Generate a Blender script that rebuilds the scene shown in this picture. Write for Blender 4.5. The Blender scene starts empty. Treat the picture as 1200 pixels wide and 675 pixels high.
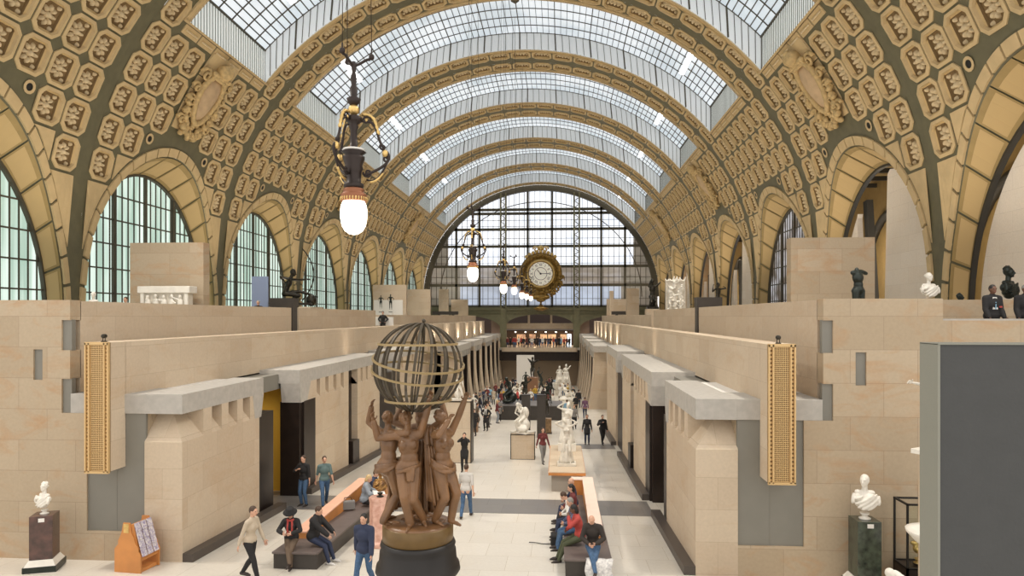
import bpy, bmesh, math, random
from math import sin, cos, pi, radians, sqrt, atan2
from mathutils import Vector, Matrix, Quaternion
random.seed(7)
scene = bpy.context.scene
COL = scene.collection

# ------------------------------------------------------------------ helpers
class MB:
    """collects shapes; build() links them as one mesh object"""
    def __init__(s): s.v=[]; s.f=[]; s.m=[]; s.cur=0; s.sm=[]; s.smooth=False
    def face(s, idx): s.f.append(tuple(idx)); s.m.append(s.cur); s.sm.append(s.smooth)
    def vert(s, p): s.v.append((p[0],p[1],p[2])); return len(s.v)-1
    def poly(s, pts): s.face([s.vert(p) for p in pts]); return s
    def box(s, a, b):
        x0,x1=sorted((a[0],b[0])); y0,y1=sorted((a[1],b[1])); z0,z1=sorted((a[2],b[2]))
        i=[s.vert(p) for p in ((x0,y0,z0),(x1,y0,z0),(x1,y1,z0),(x0,y1,z0),(x0,y0,z1),(x1,y0,z1),(x1,y1,z1),(x0,y1,z1))]
        for q in ((3,2,1,0),(4,5,6,7),(0,1,5,4),(1,2,6,5),(2,3,7,6),(3,0,4,7)): s.face([i[k] for k in q])
        return s
    def hexa(s, p):   # 8 points bottom 4 ccw, top 4 ccw
        i=[s.vert(q) for q in p]
        for q in ((3,2,1,0),(4,5,6,7),(0,1,5,4),(1,2,6,5),(2,3,7,6),(3,0,4,7)): s.face([i[k] for k in q])
        return s
    def prism(s, pts, dvec, cap=True):
        d=Vector(dvec); n=len(pts)
        a=[s.vert(p) for p in pts]; b=[s.vert(Vector(p)+d) for p in pts]
        for k in range(n): s.face((a[k],a[(k+1)%n],b[(k+1)%n],b[k]))
        if cap: s.face(a[::-1]); s.face(b)
        return s
    def bar(s, p, q, w, h=None, up=(0,0,1)):
        p=Vector(p); q=Vector(q); h=h or w; d=(q-p)
        if d.length<1e-6: return s
        d.normalize(); u=Vector(up)
        if abs(d.dot(u))>.98: u=Vector((1,0,0)) if abs(d.x)<.9 else Vector((0,1,0))
        r=d.cross(u).normalized(); u=r.cross(d).normalized()
        c=[(-w/2,-h/2),(w/2,-h/2),(w/2,h/2),(-w/2,h/2)]
        return s.hexa([p+r*x+u*y for x,y in c]+[q+r*x+u*y for x,y in c])
    def tube(s, pts, r, n=8, closed=False, cap=True):
        pts=[Vector(p) for p in pts]; m=len(pts); rs=r if isinstance(r,(list,tuple)) else [r]*m
        rings=[]; ref=None
        for i,p in enumerate(pts):
            if closed: d=pts[(i+1)%m]-pts[i-1]
            else: d=pts[min(i+1,m-1)]-pts[max(i-1,0)]
            if d.length<1e-9: d=Vector((0,0,1))
            d.normalize()
            if ref is None:
                ref=Vector((0,0,1)) if abs(d.z)<.9 else Vector((1,0,0))
            ref=(ref-d*ref.dot(d))
            if ref.length<1e-6: ref=d.orthogonal()
            ref.normalize(); b=d.cross(ref)
            rings.append([s.vert(p+(ref*cos(2*pi*k/n)+b*sin(2*pi*k/n))*rs[i]) for k in range(n)])
        sm=s.smooth; s.smooth=True
        for i in range(m if closed else m-1):
            A=rings[i]; B=rings[(i+1)%m]
            for k in range(n): s.face((A[k],A[(k+1)%n],B[(k+1)%n],B[k]))
        s.smooth=sm
        if cap and not closed: s.face(rings[0][::-1]); s.face(rings[-1])
        return s
    def lathe(s, prof, c=(0,0,0), n=24, axis='z', smooth=True, cap=True):
        rings=[]
        for r,z in prof:
            ring=[]
            for k in range(n):
                a=2*pi*k/n
                if axis=='z': p=(c[0]+r*cos(a),c[1]+r*sin(a),c[2]+z)
                elif axis=='y': p=(c[0]+r*cos(a),c[1]+z,c[2]-r*sin(a))
                else: p=(c[0]+z,c[1]+r*cos(a),c[2]+r*sin(a))
                ring.append(s.vert(p))
            rings.append(ring)
        sm=s.smooth; s.smooth=smooth
        for A,B in zip(rings,rings[1:]):
            for k in range(n): s.face((A[k],A[(k+1)%n],B[(k+1)%n],B[k]))
        s.smooth=sm
        if cap and prof[0][0]>1e-4: s.face(rings[0][::-1])
        if cap and prof[-1][0]>1e-4: s.face(rings[-1])
        return s
    def ell(s, c, r, n=10, m=6, rot=None):
        c=Vector(c); R=rot or Matrix.Identity(3)
        if not hasattr(r,'__len__'): r=(r,r,r)
        rows=[]; sm=s.smooth; s.smooth=True
        for j in range(m+1):
            t=pi*j/m
            rows.append([s.vert(c+R@Vector((r[0]*sin(t)*cos(2*pi*k/n),r[1]*sin(t)*sin(2*pi*k/n),-r[2]*cos(t)))) for k in range(n if 0<j<m else 1)])
        for j in range(m):
            A=rows[j]; B=rows[j+1]
            for k in range(n):
                a0=A[k%len(A)]; a1=A[(k+1)%len(A)]; b0=B[k%len(B)]; b1=B[(k+1)%len(B)]
                if len(A)==1: s.face((a0,b1,b0))
                elif len(B)==1: s.face((a0,a1,b0))
                else: s.face((a0,a1,b1,b0))
        s.smooth=sm
        return s
    def mesh(s, name):
        me=bpy.data.meshes.new(name); me.from_pydata(s.v,[],s.f)
        return me
    def build(s, name, mats, parent=None, fix=True, bevel=0):
        me=s.mesh(name)
        if not isinstance(mats,(list,tuple)): mats=[mats]
        for m in mats: me.materials.append(m)
        me.polygons.foreach_set('material_index',s.m)
        me.polygons.foreach_set('use_smooth',s.sm)
        if fix:
            bm=bmesh.new(); bm.from_mesh(me); bmesh.ops.recalc_face_normals(bm,faces=bm.faces); bm.to_mesh(me); bm.free()
        me.update()
        o=bpy.data.objects.new(name,me); COL.objects.link(o)
        if parent is not None: o.parent=parent
        if bevel:
            b=o.modifiers.new('bevel','BEVEL'); b.width=bevel; b.segments=2; b.limit_method='ANGLE'
        return o

def tag(o,label=None,cat=None,group=None,kind=None):
    if label: o['label']=label
    if cat: o['category']=cat
    if group: o['group']=group
    if kind: o['kind']=kind
    return o
def struct(o): o['kind']='structure'; return o
def empty(name,loc=(0,0,0),rz=0,label=None,cat=None,group=None):
    o=bpy.data.objects.new(name,None); COL.objects.link(o); o.location=loc; o.rotation_euler=(0,0,rz); o.empty_display_size=.1
    return tag(o,label,cat,group)
KIDS={}
def copy_tree(o,parent=None):
    c=o.copy(); COL.objects.link(c)
    if parent is not None: c.parent=parent
    for ch in [x for x in bpy.data.objects if x.parent==o]: copy_tree(ch,c)
    return c

# ------------------------------------------------------------------ materials
def mat(name,col,rough=.7,metal=0,noise=0,nscale=3,bump=0,emit=0,ecol=None,spec=.5,col2=None,alpha=None,bscale=None,coat=0):
    m=bpy.data.materials.new(name); m.use_nodes=True; nt=m.node_tree; b=nt.nodes['Principled BSDF']
    c=tuple(col)+(1,)
    b.inputs['Base Color'].default_value=c; b.inputs['Roughness'].default_value=rough; b.inputs['Metallic'].default_value=metal
    b.inputs['Specular IOR Level'].default_value=spec
    if coat: b.inputs['Coat Weight'].default_value=coat
    if emit: b.inputs['Emission Color'].default_value=tuple(ecol or col)+(1,); b.inputs['Emission Strength'].default_value=emit
    if alpha is not None: b.inputs['Alpha'].default_value=alpha
    if noise or bump or col2:
        tc=nt.nodes.new('ShaderNodeTexCoord'); nz=nt.nodes.new('ShaderNodeTexNoise'); nz.inputs['Scale'].default_value=nscale; nz.inputs['Detail'].default_value=6
        nt.links.new(tc.outputs['Object'],nz.inputs['Vector'])
        if noise or col2:
            r=nt.nodes.new('ShaderNodeMix'); r.data_type='RGBA'
            cr=nt.nodes.new('ShaderNodeMapRange'); cr.inputs[1].default_value=.35; cr.inputs[2].default_value=.65
            nt.links.new(nz.outputs['Fac'],cr.inputs[0]); nt.links.new(cr.outputs[0],r.inputs[0])
            r.inputs[6].default_value=c
            r.inputs[7].default_value=tuple(col2)+(1,) if col2 else tuple(max(0,x*(1-noise)) for x in col)+(1,)
            nt.links.new(r.outputs[2],b.inputs['Base Color'])
        if bump:
            bp=nt.nodes.new('ShaderNodeBump'); bp.inputs['Strength'].default_value=bump; bp.inputs['Distance'].default_value=.02
            src=nz
            if bscale:
                src=nt.nodes.new('ShaderNodeTexNoise'); src.inputs['Scale'].default_value=bscale; src.inputs['Detail'].default_value=5
                nt.links.new(tc.outputs['Object'],src.inputs['Vector'])
            nt.links.new(src.outputs['Fac'],bp.inputs['Height']); nt.links.new(bp.outputs[0],b.inputs['Normal'])
    return m

def stone(name,c1,c2,mortar,bw=1.5,bh=.75,msize=.006,rough=.75,vein=.25,floor=False,spec=.3,offset=.5,veincol=None):
    """sawn stone cladding laid in blocks, from world position"""
    m=bpy.data.materials.new(name); m.use_nodes=True; nt=m.node_tree; N=nt.nodes; L=nt.links; b=N['Principled BSDF']
    geo=N.new('ShaderNodeNewGeometry'); sp=N.new('ShaderNodeSeparateXYZ'); L.new(geo.outputs['Position'],sp.inputs[0])
    comb=N.new('ShaderNodeCombineXYZ')
    if floor:
        L.new(sp.outputs[0],comb.inputs[0]); L.new(sp.outputs[1],comb.inputs[1])
    else:
        sn=N.new('ShaderNodeSeparateXYZ'); L.new(geo.outputs['True Normal'],sn.inputs[0])
        ab=N.new('ShaderNodeMath'); ab.operation='ABSOLUTE'; L.new(sn.outputs[0],ab.inputs[0])
        gt=N.new('ShaderNodeMath'); gt.operation='GREATER_THAN'; gt.inputs[1].default_value=.6; L.new(ab.outputs[0],gt.inputs[0])
        mx=N.new('ShaderNodeMix'); L.new(gt.outputs[0],mx.inputs[0]); L.new(sp.outputs[0],mx.inputs[2]); L.new(sp.outputs[1],mx.inputs[3])
        abz=N.new('ShaderNodeMath'); abz.operation='ABSOLUTE'; L.new(sn.outputs[2],abz.inputs[0])
        gz=N.new('ShaderNodeMath'); gz.operation='GREATER_THAN'; gz.inputs[1].default_value=.8; L.new(abz.outputs[0],gz.inputs[0])
        my=N.new('ShaderNodeMix'); L.new(gz.outputs[0],my.inputs[0]); L.new(sp.outputs[2],my.inputs[2]); L.new(sp.outputs[1],my.inputs[3])
        L.new(mx.outputs[0],comb.inputs[0]); L.new(my.outputs[0],comb.inputs[1])
    br=N.new('ShaderNodeTexBrick'); br.offset=offset; br.inputs['Scale'].default_value=1
    br.inputs['Brick Width'].default_value=bw; br.inputs['Row Height'].default_value=bh; br.inputs['Mortar Size'].default_value=msize; br.inputs['Mortar Smooth'].default_value=.3
    br.inputs['Color1'].default_value=tuple(c1)+(1,); br.inputs['Color2'].default_value=tuple(c2)+(1,); br.inputs['Mortar'].default_value=tuple(mortar)+(1,)
    L.new(comb.outputs[0],br.inputs['Vector'])
    nz=N.new('ShaderNodeTexNoise'); nz.inputs['Scale'].default_value=.7; nz.inputs['Detail'].default_value=8; nz.inputs['Roughness'].default_value=.6; nz.inputs['Distortion'].default_value=1.2
    mp=N.new('ShaderNodeMapping'); mp.inputs['Scale'].default_value=(1,1,1.0 if floor else 2.2); L.new(geo.outputs['Position'],mp.inputs[0]); L.new(mp.outputs[0],nz.inputs['Vector'])
    cr=N.new('ShaderNodeMapRange'); cr.inputs[1].default_value=.5; cr.inputs[2].default_value=.72; L.new(nz.outputs['Fac'],cr.inputs[0])
    mu=N.new('ShaderNodeMath'); mu.operation='MULTIPLY'; mu.inputs[1].default_value=vein; L.new(cr.outputs[0],mu.inputs[0])
    mv=N.new('ShaderNodeMix'); mv.data_type='RGBA'; L.new(mu.outputs[0],mv.inputs[0]); L.new(br.outputs['Color'],mv.inputs[6]); mv.inputs[7].default_value=tuple(veincol or (c1[0]*.8,c1[1]*.6,c1[2]*.4))+(1,)
    n2=N.new('ShaderNodeTexNoise'); n2.inputs['Scale'].default_value=14; n2.inputs['Detail'].default_value=5; L.new(geo.outputs['Position'],n2.inputs['Vector'])
    r2=N.new('ShaderNodeMapRange'); r2.inputs[1].default_value=.3; r2.inputs[2].default_value=.7; r2.inputs[3].default_value=.95; r2.inputs[4].default_value=1.03; L.new(n2.outputs['Fac'],r2.inputs[0])
    vm=N.new('ShaderNodeVectorMath'); vm.operation='SCALE'; L.new(mv.outputs[2],vm.inputs[0]); L.new(r2.outputs[0],vm.inputs['Scale'])
    L.new(vm.outputs[0],b.inputs['Base Color']); b.inputs['Roughness'].default_value=rough; b.inputs['Specular IOR Level'].default_value=spec
    return m

def glass_lit(name,col,strength,stripe=None,mott=0,col2=None):
    """frosted daylit pane"""
    m=bpy.data.materials.new(name); m.use_nodes=True; nt=m.node_tree; N=nt.nodes; L=nt.links; b=N['Principled BSDF']
    b.inputs['Base Color'].default_value=(.25,.26,.25,1); b.inputs['Roughness'].default_value=.5
    b.inputs['Emission Color'].default_value=tuple(col)+(1,); b.inputs['Emission Strength'].default_value=strength
    if stripe or mott:
        geo=N.new('ShaderNodeNewGeometry'); mp=N.new('ShaderNodeMapping'); L.new(geo.outputs['Position'],mp.inputs[0])
        mp.inputs['Scale'].default_value=stripe or (mott,mott,mott)
        nz=N.new('ShaderNodeTexNoise'); nz.inputs['Scale'].default_value=1; nz.inputs['Detail'].default_value=3; L.new(mp.outputs[0],nz.inputs['Vector'])
        cr=N.new('ShaderNodeMapRange'); cr.inputs[1].default_value=.38; cr.inputs[2].default_value=.62; L.new(nz.outputs['Fac'],cr.inputs[0])
        mx=N.new('ShaderNodeMix'); mx.data_type='RGBA'; L.new(cr.outputs[0],mx.inputs[0]); mx.inputs[6].default_value=tuple(col)+(1,); mx.inputs[7].default_value=tuple(col2)+(1,)
        L.new(mx.outputs[2],b.inputs['Emission Color'])
    return m

M={}
M['cream']=mat('cream_plaster',(.575,.43,.23),.7,noise=.12,nscale=2)
M['ochre']=mat('ochre_plaster',(.35,.25,.10),.75,noise=.12,nscale=2)
M['olive']=mat('olive_iron_paint',(.13,.118,.066),.6,noise=.15,nscale=2)
M['floret']=mat('floret_plaster',(.66,.53,.33),.7,noise=.15,nscale=8)
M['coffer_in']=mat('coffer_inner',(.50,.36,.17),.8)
M['coffer_floor']=mat('coffer_floor_shade',(.22,.145,.065),.85)  # shade round the florets put into the recess colour
M['mull']=mat('window_iron',(.07,.06,.04),.6)
M['dkgreen']=mat('dark_iron',(.035,.033,.028),.5)
M['skyglass']=glass_lit('skylight_glass',(.88,.94,1.0),.82,stripe=(.25,.25,.25),mott=1,col2=(.62,.70,.77))
M['strip']=mat('white_upright_glazing',(.75,.78,.76),.5,emit=.38,ecol=(.88,.95,.92))
M['cheek']=mat('white_glazed_screen',(.75,.78,.80),.5,emit=.13,ecol=(.85,.92,1))
M['sideglass']=glass_lit('side_window_glass',(.84,1.0,.90),.95,stripe=(1,1.9,.12),mott=1,col2=(.38,.56,.46))
M['endglass']=glass_lit('end_glass',(.93,.95,1.0),1.25,stripe=(.12,.1,.35),mott=1,col2=(.75,.80,.90))
M['endglass2']=glass_lit('end_glass_lower',(.60,.68,.84),.85,stripe=(.12,.1,.35),mott=1,col2=(.42,.46,.55))
M['endglass3']=glass_lit('end_glass_band',(.33,.26,.20),.6,stripe=(.15,.1,1.2),mott=1,col2=(.55,.50,.50))
M['stone']=stone('limestone_wall',(.50,.405,.29),(.43,.34,.235),(.33,.25,.175),1.55,.80,.006,veincol=(.47,.26,.12),vein=.6)
M['screen']=stone('pale_partition_stone',(.84,.76,.66),(.80,.71,.60),(.62,.54,.45),1.55,.80,.005,vein=.1)
M['stone_pale']=stone('pale_limestone',(.60,.50,.38),(.545,.44,.325),(.43,.34,.25),1.55,.78,.005,vein=.3)
M['cornice']=mat('grey_stone_cornice',(.47,.445,.405),.8,noise=.12,nscale=6,bump=.1)
M['greypanel']=mat('grey_painted_metal',(.225,.215,.185),.55,noise=.06,nscale=2)
M['bronze_panel']=mat('dark_bronze_panel',(.028,.018,.014),.35,metal=.3,noise=.3,nscale=3)
M['plinth']=mat('dark_plinth',(.075,.06,.05),.45)
M['floor']=stone('floor_limestone',(.68,.64,.57),(.63,.59,.52),(.42,.36,.27),1.2,1.2,.006,rough=.32,vein=.15,floor=True,spec=.5,veincol=(.55,.45,.32))
M['floorband']=stone('floor_slate_band',(.19,.18,.17),(.165,.155,.15),(.10,.10,.10),1.2,1.2,.006,rough=.35,vein=.1,floor=True,spec=.5)
M['slate']=mat('dark_slate',(.05,.042,.036),.5,noise=.15,nscale=4)
M['wood']=mat('orange_wood',(.62,.26,.075),.45,noise=.2,nscale=2)
M['pinkwood']=mat('pink_stone_bench_top',(.80,.46,.32),.5,noise=.1,nscale=3)
M['marble']=mat('white_marble',(.80,.765,.69),.45,noise=.1,nscale=5,bump=.15,bscale=12)
M['marble2']=mat('marble_weathered',(.74,.69,.60),.55,noise=.2,nscale=6,bump=.2,bscale=12)
M['bronze']=mat('dark_bronze',(.045,.04,.03),.35,metal=.6,noise=.4,nscale=5)
M['bronze_green']=mat('green_black_bronze',(.03,.038,.033),.35,metal=.5,noise=.3,nscale=5)
M['terra']=mat('brown_patinated_plaster',(.235,.12,.052),.34,col2=(.13,.066,.03),nscale=2.5,bump=.12,bscale=18)
M['gold']=mat('gilding',(.80,.56,.22),.35,metal=.8,noise=.3,nscale=8)
M['oldgold']=mat('old_gilding',(.42,.26,.07),.4,metal=.6,noise=.5,nscale=2.5)
M['lampiron']=mat('lamp_iron',(.035,.025,.022),.4,metal=.5)
M['globe']=mat('lit_glass_globe',(1,.93,.8),.3,emit=4.5,ecol=(1,.90,.74))
M['tube']=mat('fluorescent_tube',(1,1,1),.3,emit=6,ecol=(1,1,.97))
M['grille']=mat('gilt_grille',(.66,.45,.21),.4,metal=.2)
M['grilleback']=mat('grille_backing',(.20,.12,.045),.7)
M['black']=mat('black_paint',(.012,.011,.011),.5)
M['white']=mat('white_paint',(.8,.78,.74),.6)
M['yellow']=mat('yellow_wall',(.80,.50,.06),.7)
# ------------------------------------------------------------------ camera
CX=3.15
cam=bpy.data.cameras.new('camera'); co=bpy.data.objects.new('camera',cam); COL.objects.link(co)
co.location=(CX,0,0); co.rotation_euler=(pi/2,0,.069)
cam.sensor_width=36; cam.lens=24.0; cam.shift_y=(370.6-337.5)/1200; cam.clip_end=400; cam.clip_start=.05
scene.camera=co

# ------------------------------------------------------------------ vault
R=18.67; AX=19.15; BZ=18.2; ZC=3.2; B=13.5; Y0=30.0; BH=.4; CW=1.5875; DEG=pi/180
UC=B/2; YB=[Y0+B*k for k in range(-1,6)]      # bay starts, the last ends at 110.91
def S(u,s,d,side=1):
    if s>=0:
        a=s/R; x=(AX+d)*cos(a); z=ZC+(BZ+d)*sin(a)
    else: x=AX+d; z=ZC+s
    return (side*x,u,z)
SB=-3.1; OA,OB=6.5,9.5; IA,IB=6.12,8.95
DL=108/21
def RB(r): return (36-DL*r)*DEG*R
def s_out(u,a=OA,b=OB):
    t=abs(u-UC)/a
    return SB+b*sqrt(max(0,1-t*t)) if t<1 else -99
ARC=5*DEG*R
def octa(uc,sc,hu,hs,ch,d,side):
    P=[(-hu+ch,-hs),(hu-ch,-hs),(hu,-hs+ch),(hu,hs-ch),(hu-ch,hs),(-hu+ch,hs),(-hu,hs-ch),(-hu,-hs+ch)]
    return [S(uc+a,sc+b,d,side) for a,b in P]
def floret(mb,uc,sc,d,side,r=.36):
    """stylised acanthus floret at the bottom of a coffer"""
    def F(a,b,h): return S(uc+a,sc+b*1.15,d-h*1.55,side)
    mb.cur=3
    def bump(x,y,rad,h,n=7,ry=None,rot=0):
        ry=ry or rad
        def q(a,f): 
            px,py=rad*f*cos(a),ry*f*sin(a); return (x+px*cos(rot)-py*sin(rot),y+px*sin(rot)+py*cos(rot))
        top=mb.vert(F(x,y,h)); prev=None
        for f,hh in ((.6,.8),(1,0)):
            ring=[mb.vert(F(*q(2*pi*k/n,f),h*hh)) for k in range(n)]
            for k in range(n):
                if prev is None: mb.face((top,ring[k],ring[(k+1)%n]))
                else: mb.face((prev[k],ring[k],ring[(k+1)%n],prev[(k+1)%n]))
            prev=ring
    sm=mb.smooth; mb.smooth=True
    bump(0,0,r*.33,.15,8)
    for k in range(8):
        a=2*pi*k/8; bump(r*.66*cos(a),r*.66*sin(a),r*.34,.11,7,r*.20,a)
    for sx in (-1,1):
        for sy in (-1,1): bump(sx*.38,sy*.40,.10,.08,6)
    mb.smooth=sm
def coffer(mb,u0,u1,s0,s1,side,fl=True):
    uc=(u0+u1)/2; sc=(s0+s1)/2; hu=(u1-u0)/2; hs=(s1-s0)/2
    def corners(): 
        P=[(-hu,-hs),(hu,-hs),(hu,hs),(-hu,hs)]
        return [S(uc+a,sc+b,0,side) for a,b in P]
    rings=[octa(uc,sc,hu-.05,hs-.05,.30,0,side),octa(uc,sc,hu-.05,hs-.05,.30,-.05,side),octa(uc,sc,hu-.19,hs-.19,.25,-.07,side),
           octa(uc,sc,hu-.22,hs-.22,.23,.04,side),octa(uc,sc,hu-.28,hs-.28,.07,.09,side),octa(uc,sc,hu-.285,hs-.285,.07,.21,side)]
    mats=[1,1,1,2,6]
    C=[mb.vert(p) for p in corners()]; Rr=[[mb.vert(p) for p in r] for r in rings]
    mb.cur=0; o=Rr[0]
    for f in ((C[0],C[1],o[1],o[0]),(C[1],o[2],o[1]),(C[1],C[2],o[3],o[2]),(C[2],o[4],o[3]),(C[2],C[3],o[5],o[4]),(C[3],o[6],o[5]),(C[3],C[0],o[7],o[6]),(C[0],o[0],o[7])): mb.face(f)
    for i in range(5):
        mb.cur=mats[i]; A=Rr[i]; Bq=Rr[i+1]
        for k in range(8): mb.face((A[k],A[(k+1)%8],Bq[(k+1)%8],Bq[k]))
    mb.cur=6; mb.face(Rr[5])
    if fl: floret(mb,uc,sc,.21,side,.40)
def patch(mb,u0,u1,s0,s1,d,side,nu=1,ns=1):
    for i in range(nu):
        for j in range(ns):
            a=u0+(u1-u0)*i/nu; b=u0+(u1-u0)*(i+1)/nu; c=s0+(s1-s0)*j/ns; e=s0+(s1-s0)*(j+1)/ns
            mb.poly([S(a,c,d,side),S(b,c,d,side),S(b,e,d,side),S(a,e,d,side)])
def raised(mb,u0,u1,s0,s1,side,h=.05,m=1,ns=1):
    """raised rectangular slab on the vault skin"""
    mb.cur=m
    for j in range(ns):
        c=s0+(s1-s0)*j/ns; e=s0+(s1-s0)*(j+1)/ns
        a=[S(u0,c,0,side),S(u1,c,0,side),S(u1,e,0,side),S(u0,e,0,side)]; b=[S(u0,c,-h,side),S(u1,c,-h,side),S(u1,e,-h,side),S(u0,e,-h,side)]
        mb.hexa(a+b)
def arch_pt(a,b,t,d,side,sb=SB):   # t 0..pi ; legs beyond
    return (UC-a*cos(t), sb+b*sin(t))
XW=20.0   # plane of the side windows
WA,WZ,WB=6.05,.0,7.85
def build_bay(cart):
    mb=MB()
    for side in (1,-1):
        # bands along the ribs (half a band at each end)
        mb.cur=0
        for (a,b) in ((0,BH),(B-BH,B)):
            patch(mb,a,b,-6,0,0,side,1,2); patch(mb,a,b,0,18*ARC,0,side,1,36)
        for c in range(8):
            u0=BH+c*CW; u1=u0+CW; edge=min(abs(u0-UC),abs(u1-UC))
            du=min(abs(u0-UC),abs(u1-UC)); so=s_out(UC+du)
            low=None
            for r in range(6,0,-1):
                s0=RB(r); s1=RB(r-1)
                if s0<so-.42: continue
                if low is None: low=s0
                if cart and c in (3,4):
                    mb.cur=0; patch(mb,u0,u1,s0,s1,0,side,1,2)
                else: coffer(mb,u0,u1,s0,s1,side)
            # strip between arch and lowest coffer
            mb.cur=0; n=6
            for i in range(n):
                a=u0+CW*i/n; b=u0+CW*(i+1)/n; la=max(s_out(a)-.1,-6); lb=max(s_out(b)-.1,-6)
                K=6
                for k in range(K):
                    f0=k/K; f1=(k+1)/K
                    mb.poly([S(a,la+(low-la)*f0,0,side),S(b,lb+(low-lb)*f0,0,side),S(b,lb+(low-lb)*f1,0,side),S(a,la+(low-la)*f1,0,side)])
            # plates cut off by the arch
            if c in (0,7,1,6):
                mb.cur=1; a0=u0+.1; a1=u1-.1; top=low-.08; m=6
                pts=[]
                for i in range(m+1):
                    a=a0+(a1-a0)*i/m; l=max(s_out(a)+.12,low-DL*DEG*R+.1 if c in (1,6) else low-3.4)
                    pts.append((a,l))
                for (a,l),(b,l2) in zip(pts,pts[1:]):
                    if l>top-.03 and l2>top-.03: continue
                    l=min(l,top); l2=min(l2,top)
                    mb.hexa([S(a,l,0,side),S(b,l2,0,side),S(b,top,0,side),S(a,top,0,side)]+[S(a,l,-.05,side),S(b,l2,-.05,side),S(b,top,-.05,side),S(a,top,-.05,side)])
            if c in (2,5) and low is not None and not False:
                # small plate with a round opening
                uo=u0+.45 if c==2 else u1-.45; so2=low-.42; n=12
                mb.cur=1
                ro=[S(uo+.30*cos(2*pi*k/n),so2+.30*sin(2*pi*k/n),-.05,side) for k in range(n)]; ri=[S(uo+.17*cos(2*pi*k/n),so2+.17*sin(2*pi*k/n),-.05,side) for k in range(n)]
                rd=[S(uo+.17*cos(2*pi*k/n),so2+.17*sin(2*pi*k/n),-.012,side) for k in range(n)]
                for k in range(n):
                    mb.cur=1; mb.poly([ro[k],ro[(k+1)%n],ri[(k+1)%n],ri[k]])
                mb.cur=4; mb.poly(rd)
        # added unseen backing behind the coffers, blocks light leaking at the seams
        mb.cur=0
        for i in range(24):
            a=B*i/24; b=B*(i+1)/24; lo=max(s_out(a),s_out(b),-6)+.15
            patch(mb,a,b,lo,36*DEG*R,.32,side,1,14)
        # bed of the archivolt
        mb.cur=0
        for k in range(44):
            a=pi*k/44; b=pi*(k+1)/44
            q=[arch_pt(IA,IB,a,0,side),arch_pt(IA,IB,b,0,side),arch_pt(OA+.05,OB+.1,b,0,side),arch_pt(OA+.05,OB+.1,a,0,side)]
            mb.poly([S(p[0],p[1],.005,side) for p in q])
        for sg in (-1,1): patch(mb,min(UC+sg*IA,UC+sg*B/2),max(UC+sg*IA,UC+sg*B/2),-7,SB,.005,side)
        # archivolt voussoirs
        N=22
        for k in range(N):
            t0=pi*k/N+.008; t1=pi*(k+1)/N-.008; mb.cur=1
            for h in range(2):
                a=t0+(t1-t0)*h/2; b=t0+(t1-t0)*(h+1)/2
                q=[arch_pt(IA,IB,a,0,side),arch_pt(IA,IB,b,0,side),arch_pt(OA-.05,OB-.05,b,0,side),arch_pt(OA-.05,OB-.05,a,0,side)]
                mb.hexa([S(p[0],p[1],.02,side) for p in q]+[S(p[0],p[1],-.09,side) for p in q])
        for sg in (-1,1):
            for zz in (0,1.2):
                a=UC+sg*IA; b=UC+sg*(OA-.05)
                raised(mb,min(a,b),max(a,b),SB-zz-1.17,SB-zz-.03,side,.09,1)
        # soffit panels down to the window plane
        N=13
        def outp(t):
            p=arch_pt(IA,IB,t,0,side); q=S(p[0],p[1],0,side); return Vector(q)
        def inp(t): return Vector((side*XW,UC-WA*cos(t),WZ+WB*sin(t)))
        for k in range(-1,N+1):
            if k in(-1,N):
                tt=0 if k<0 else pi
                o1=outp(tt); i1=inp(tt); o0=o1-Vector((0,0,4)); i0=i1-Vector((0,0,4))
                if k<0: quad=[(o0,i0),(o1,i1)]
                else: quad=[(o1,i1),(o0,i0)]
            else:
                quad=[(outp(pi*k/N+(pi/N)*j/3),inp(pi*k/N+(pi/N)*j/3)) for j in range(4)]
            n=len(quad)
            for j in range(n-1):
                (oa,ia),(ob,ib)=quad[j],quad[j+1]
                mb.cur=0; mb.poly([oa,ob,ib,ia])
                ctr=Vector((0,UC,1.5))
                f0=.06 if j==0 else 0; f1=.06 if j==n-2 else 0
                A0=oa.lerp(ob,f0*1.2); A1=oa.lerp(ob,1-f1*1.2); B0=ia.lerp(ib,f0*1.2); B1=ia.lerp(ib,1-f1*1.2)
                def off(p):
                    c=Vector((p.x,UC,min(p.z,2))); v=(c-p); 
                    if v.length>0: v.normalize()
                    return p+v*.05
                a,b,c,e=[off(x) for x in (A0.lerp(B0,.03),A1.lerp(B1,.03),B1.lerp(A1,.05),B0.lerp(A0,.05))]
                mb.cur=5; mb.poly([a,b,c,e])
                g0=.16 if j==0 else 0; g1=.16 if j==n-2 else 0
                # darker inner field
                aa=a.lerp(e,.16).lerp(b.lerp(c,.16),g0); bb=b.lerp(c,.16).lerp(a.lerp(e,.16),g1)
                ee=e.lerp(a,.14).lerp(c.lerp(b,.14),g0); cc=c.lerp(b,.14).lerp(e.lerp(a,.14),g1)
                def off2(p):
                    cz=Vector((p.x,UC,min(p.z,2))); v=(cz-p).normalized(); return p+v*.012
                mb.cur=2; mb.poly([off2(x) for x in (aa,bb,cc,ee)])
        # frieze under the skylight
        s0=36*DEG*R; s1=38.2*DEG*R; u0=BH+CW; u1=B-BH-CW
        mb.cur=0; patch(mb,u0,u1,s0,s1,0,side,1,1)
        n=6
        for i in range(n):
            a=u0+.3+(u1-u0-.6)*i/n; b=a+(u1-u0-.6)/n
            raised(mb,a+.06,b-.06,s0+.12,s1-.1,side,.05,1)
            mb.cur=2; patch(mb,a+.2,b-.2,s0+.26,s1-.24,-.056,side)
            for k in range(7):
                uu=a+.3+(b-a-.6)*k/6; mb.cur=3; cc=S(uu,(s0+s1)/2,-.07,side); mb.ell(cc,.07,6,4)
        raised(mb,u0,u1,s1-.06,s1+.06,side,.14,1)
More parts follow.
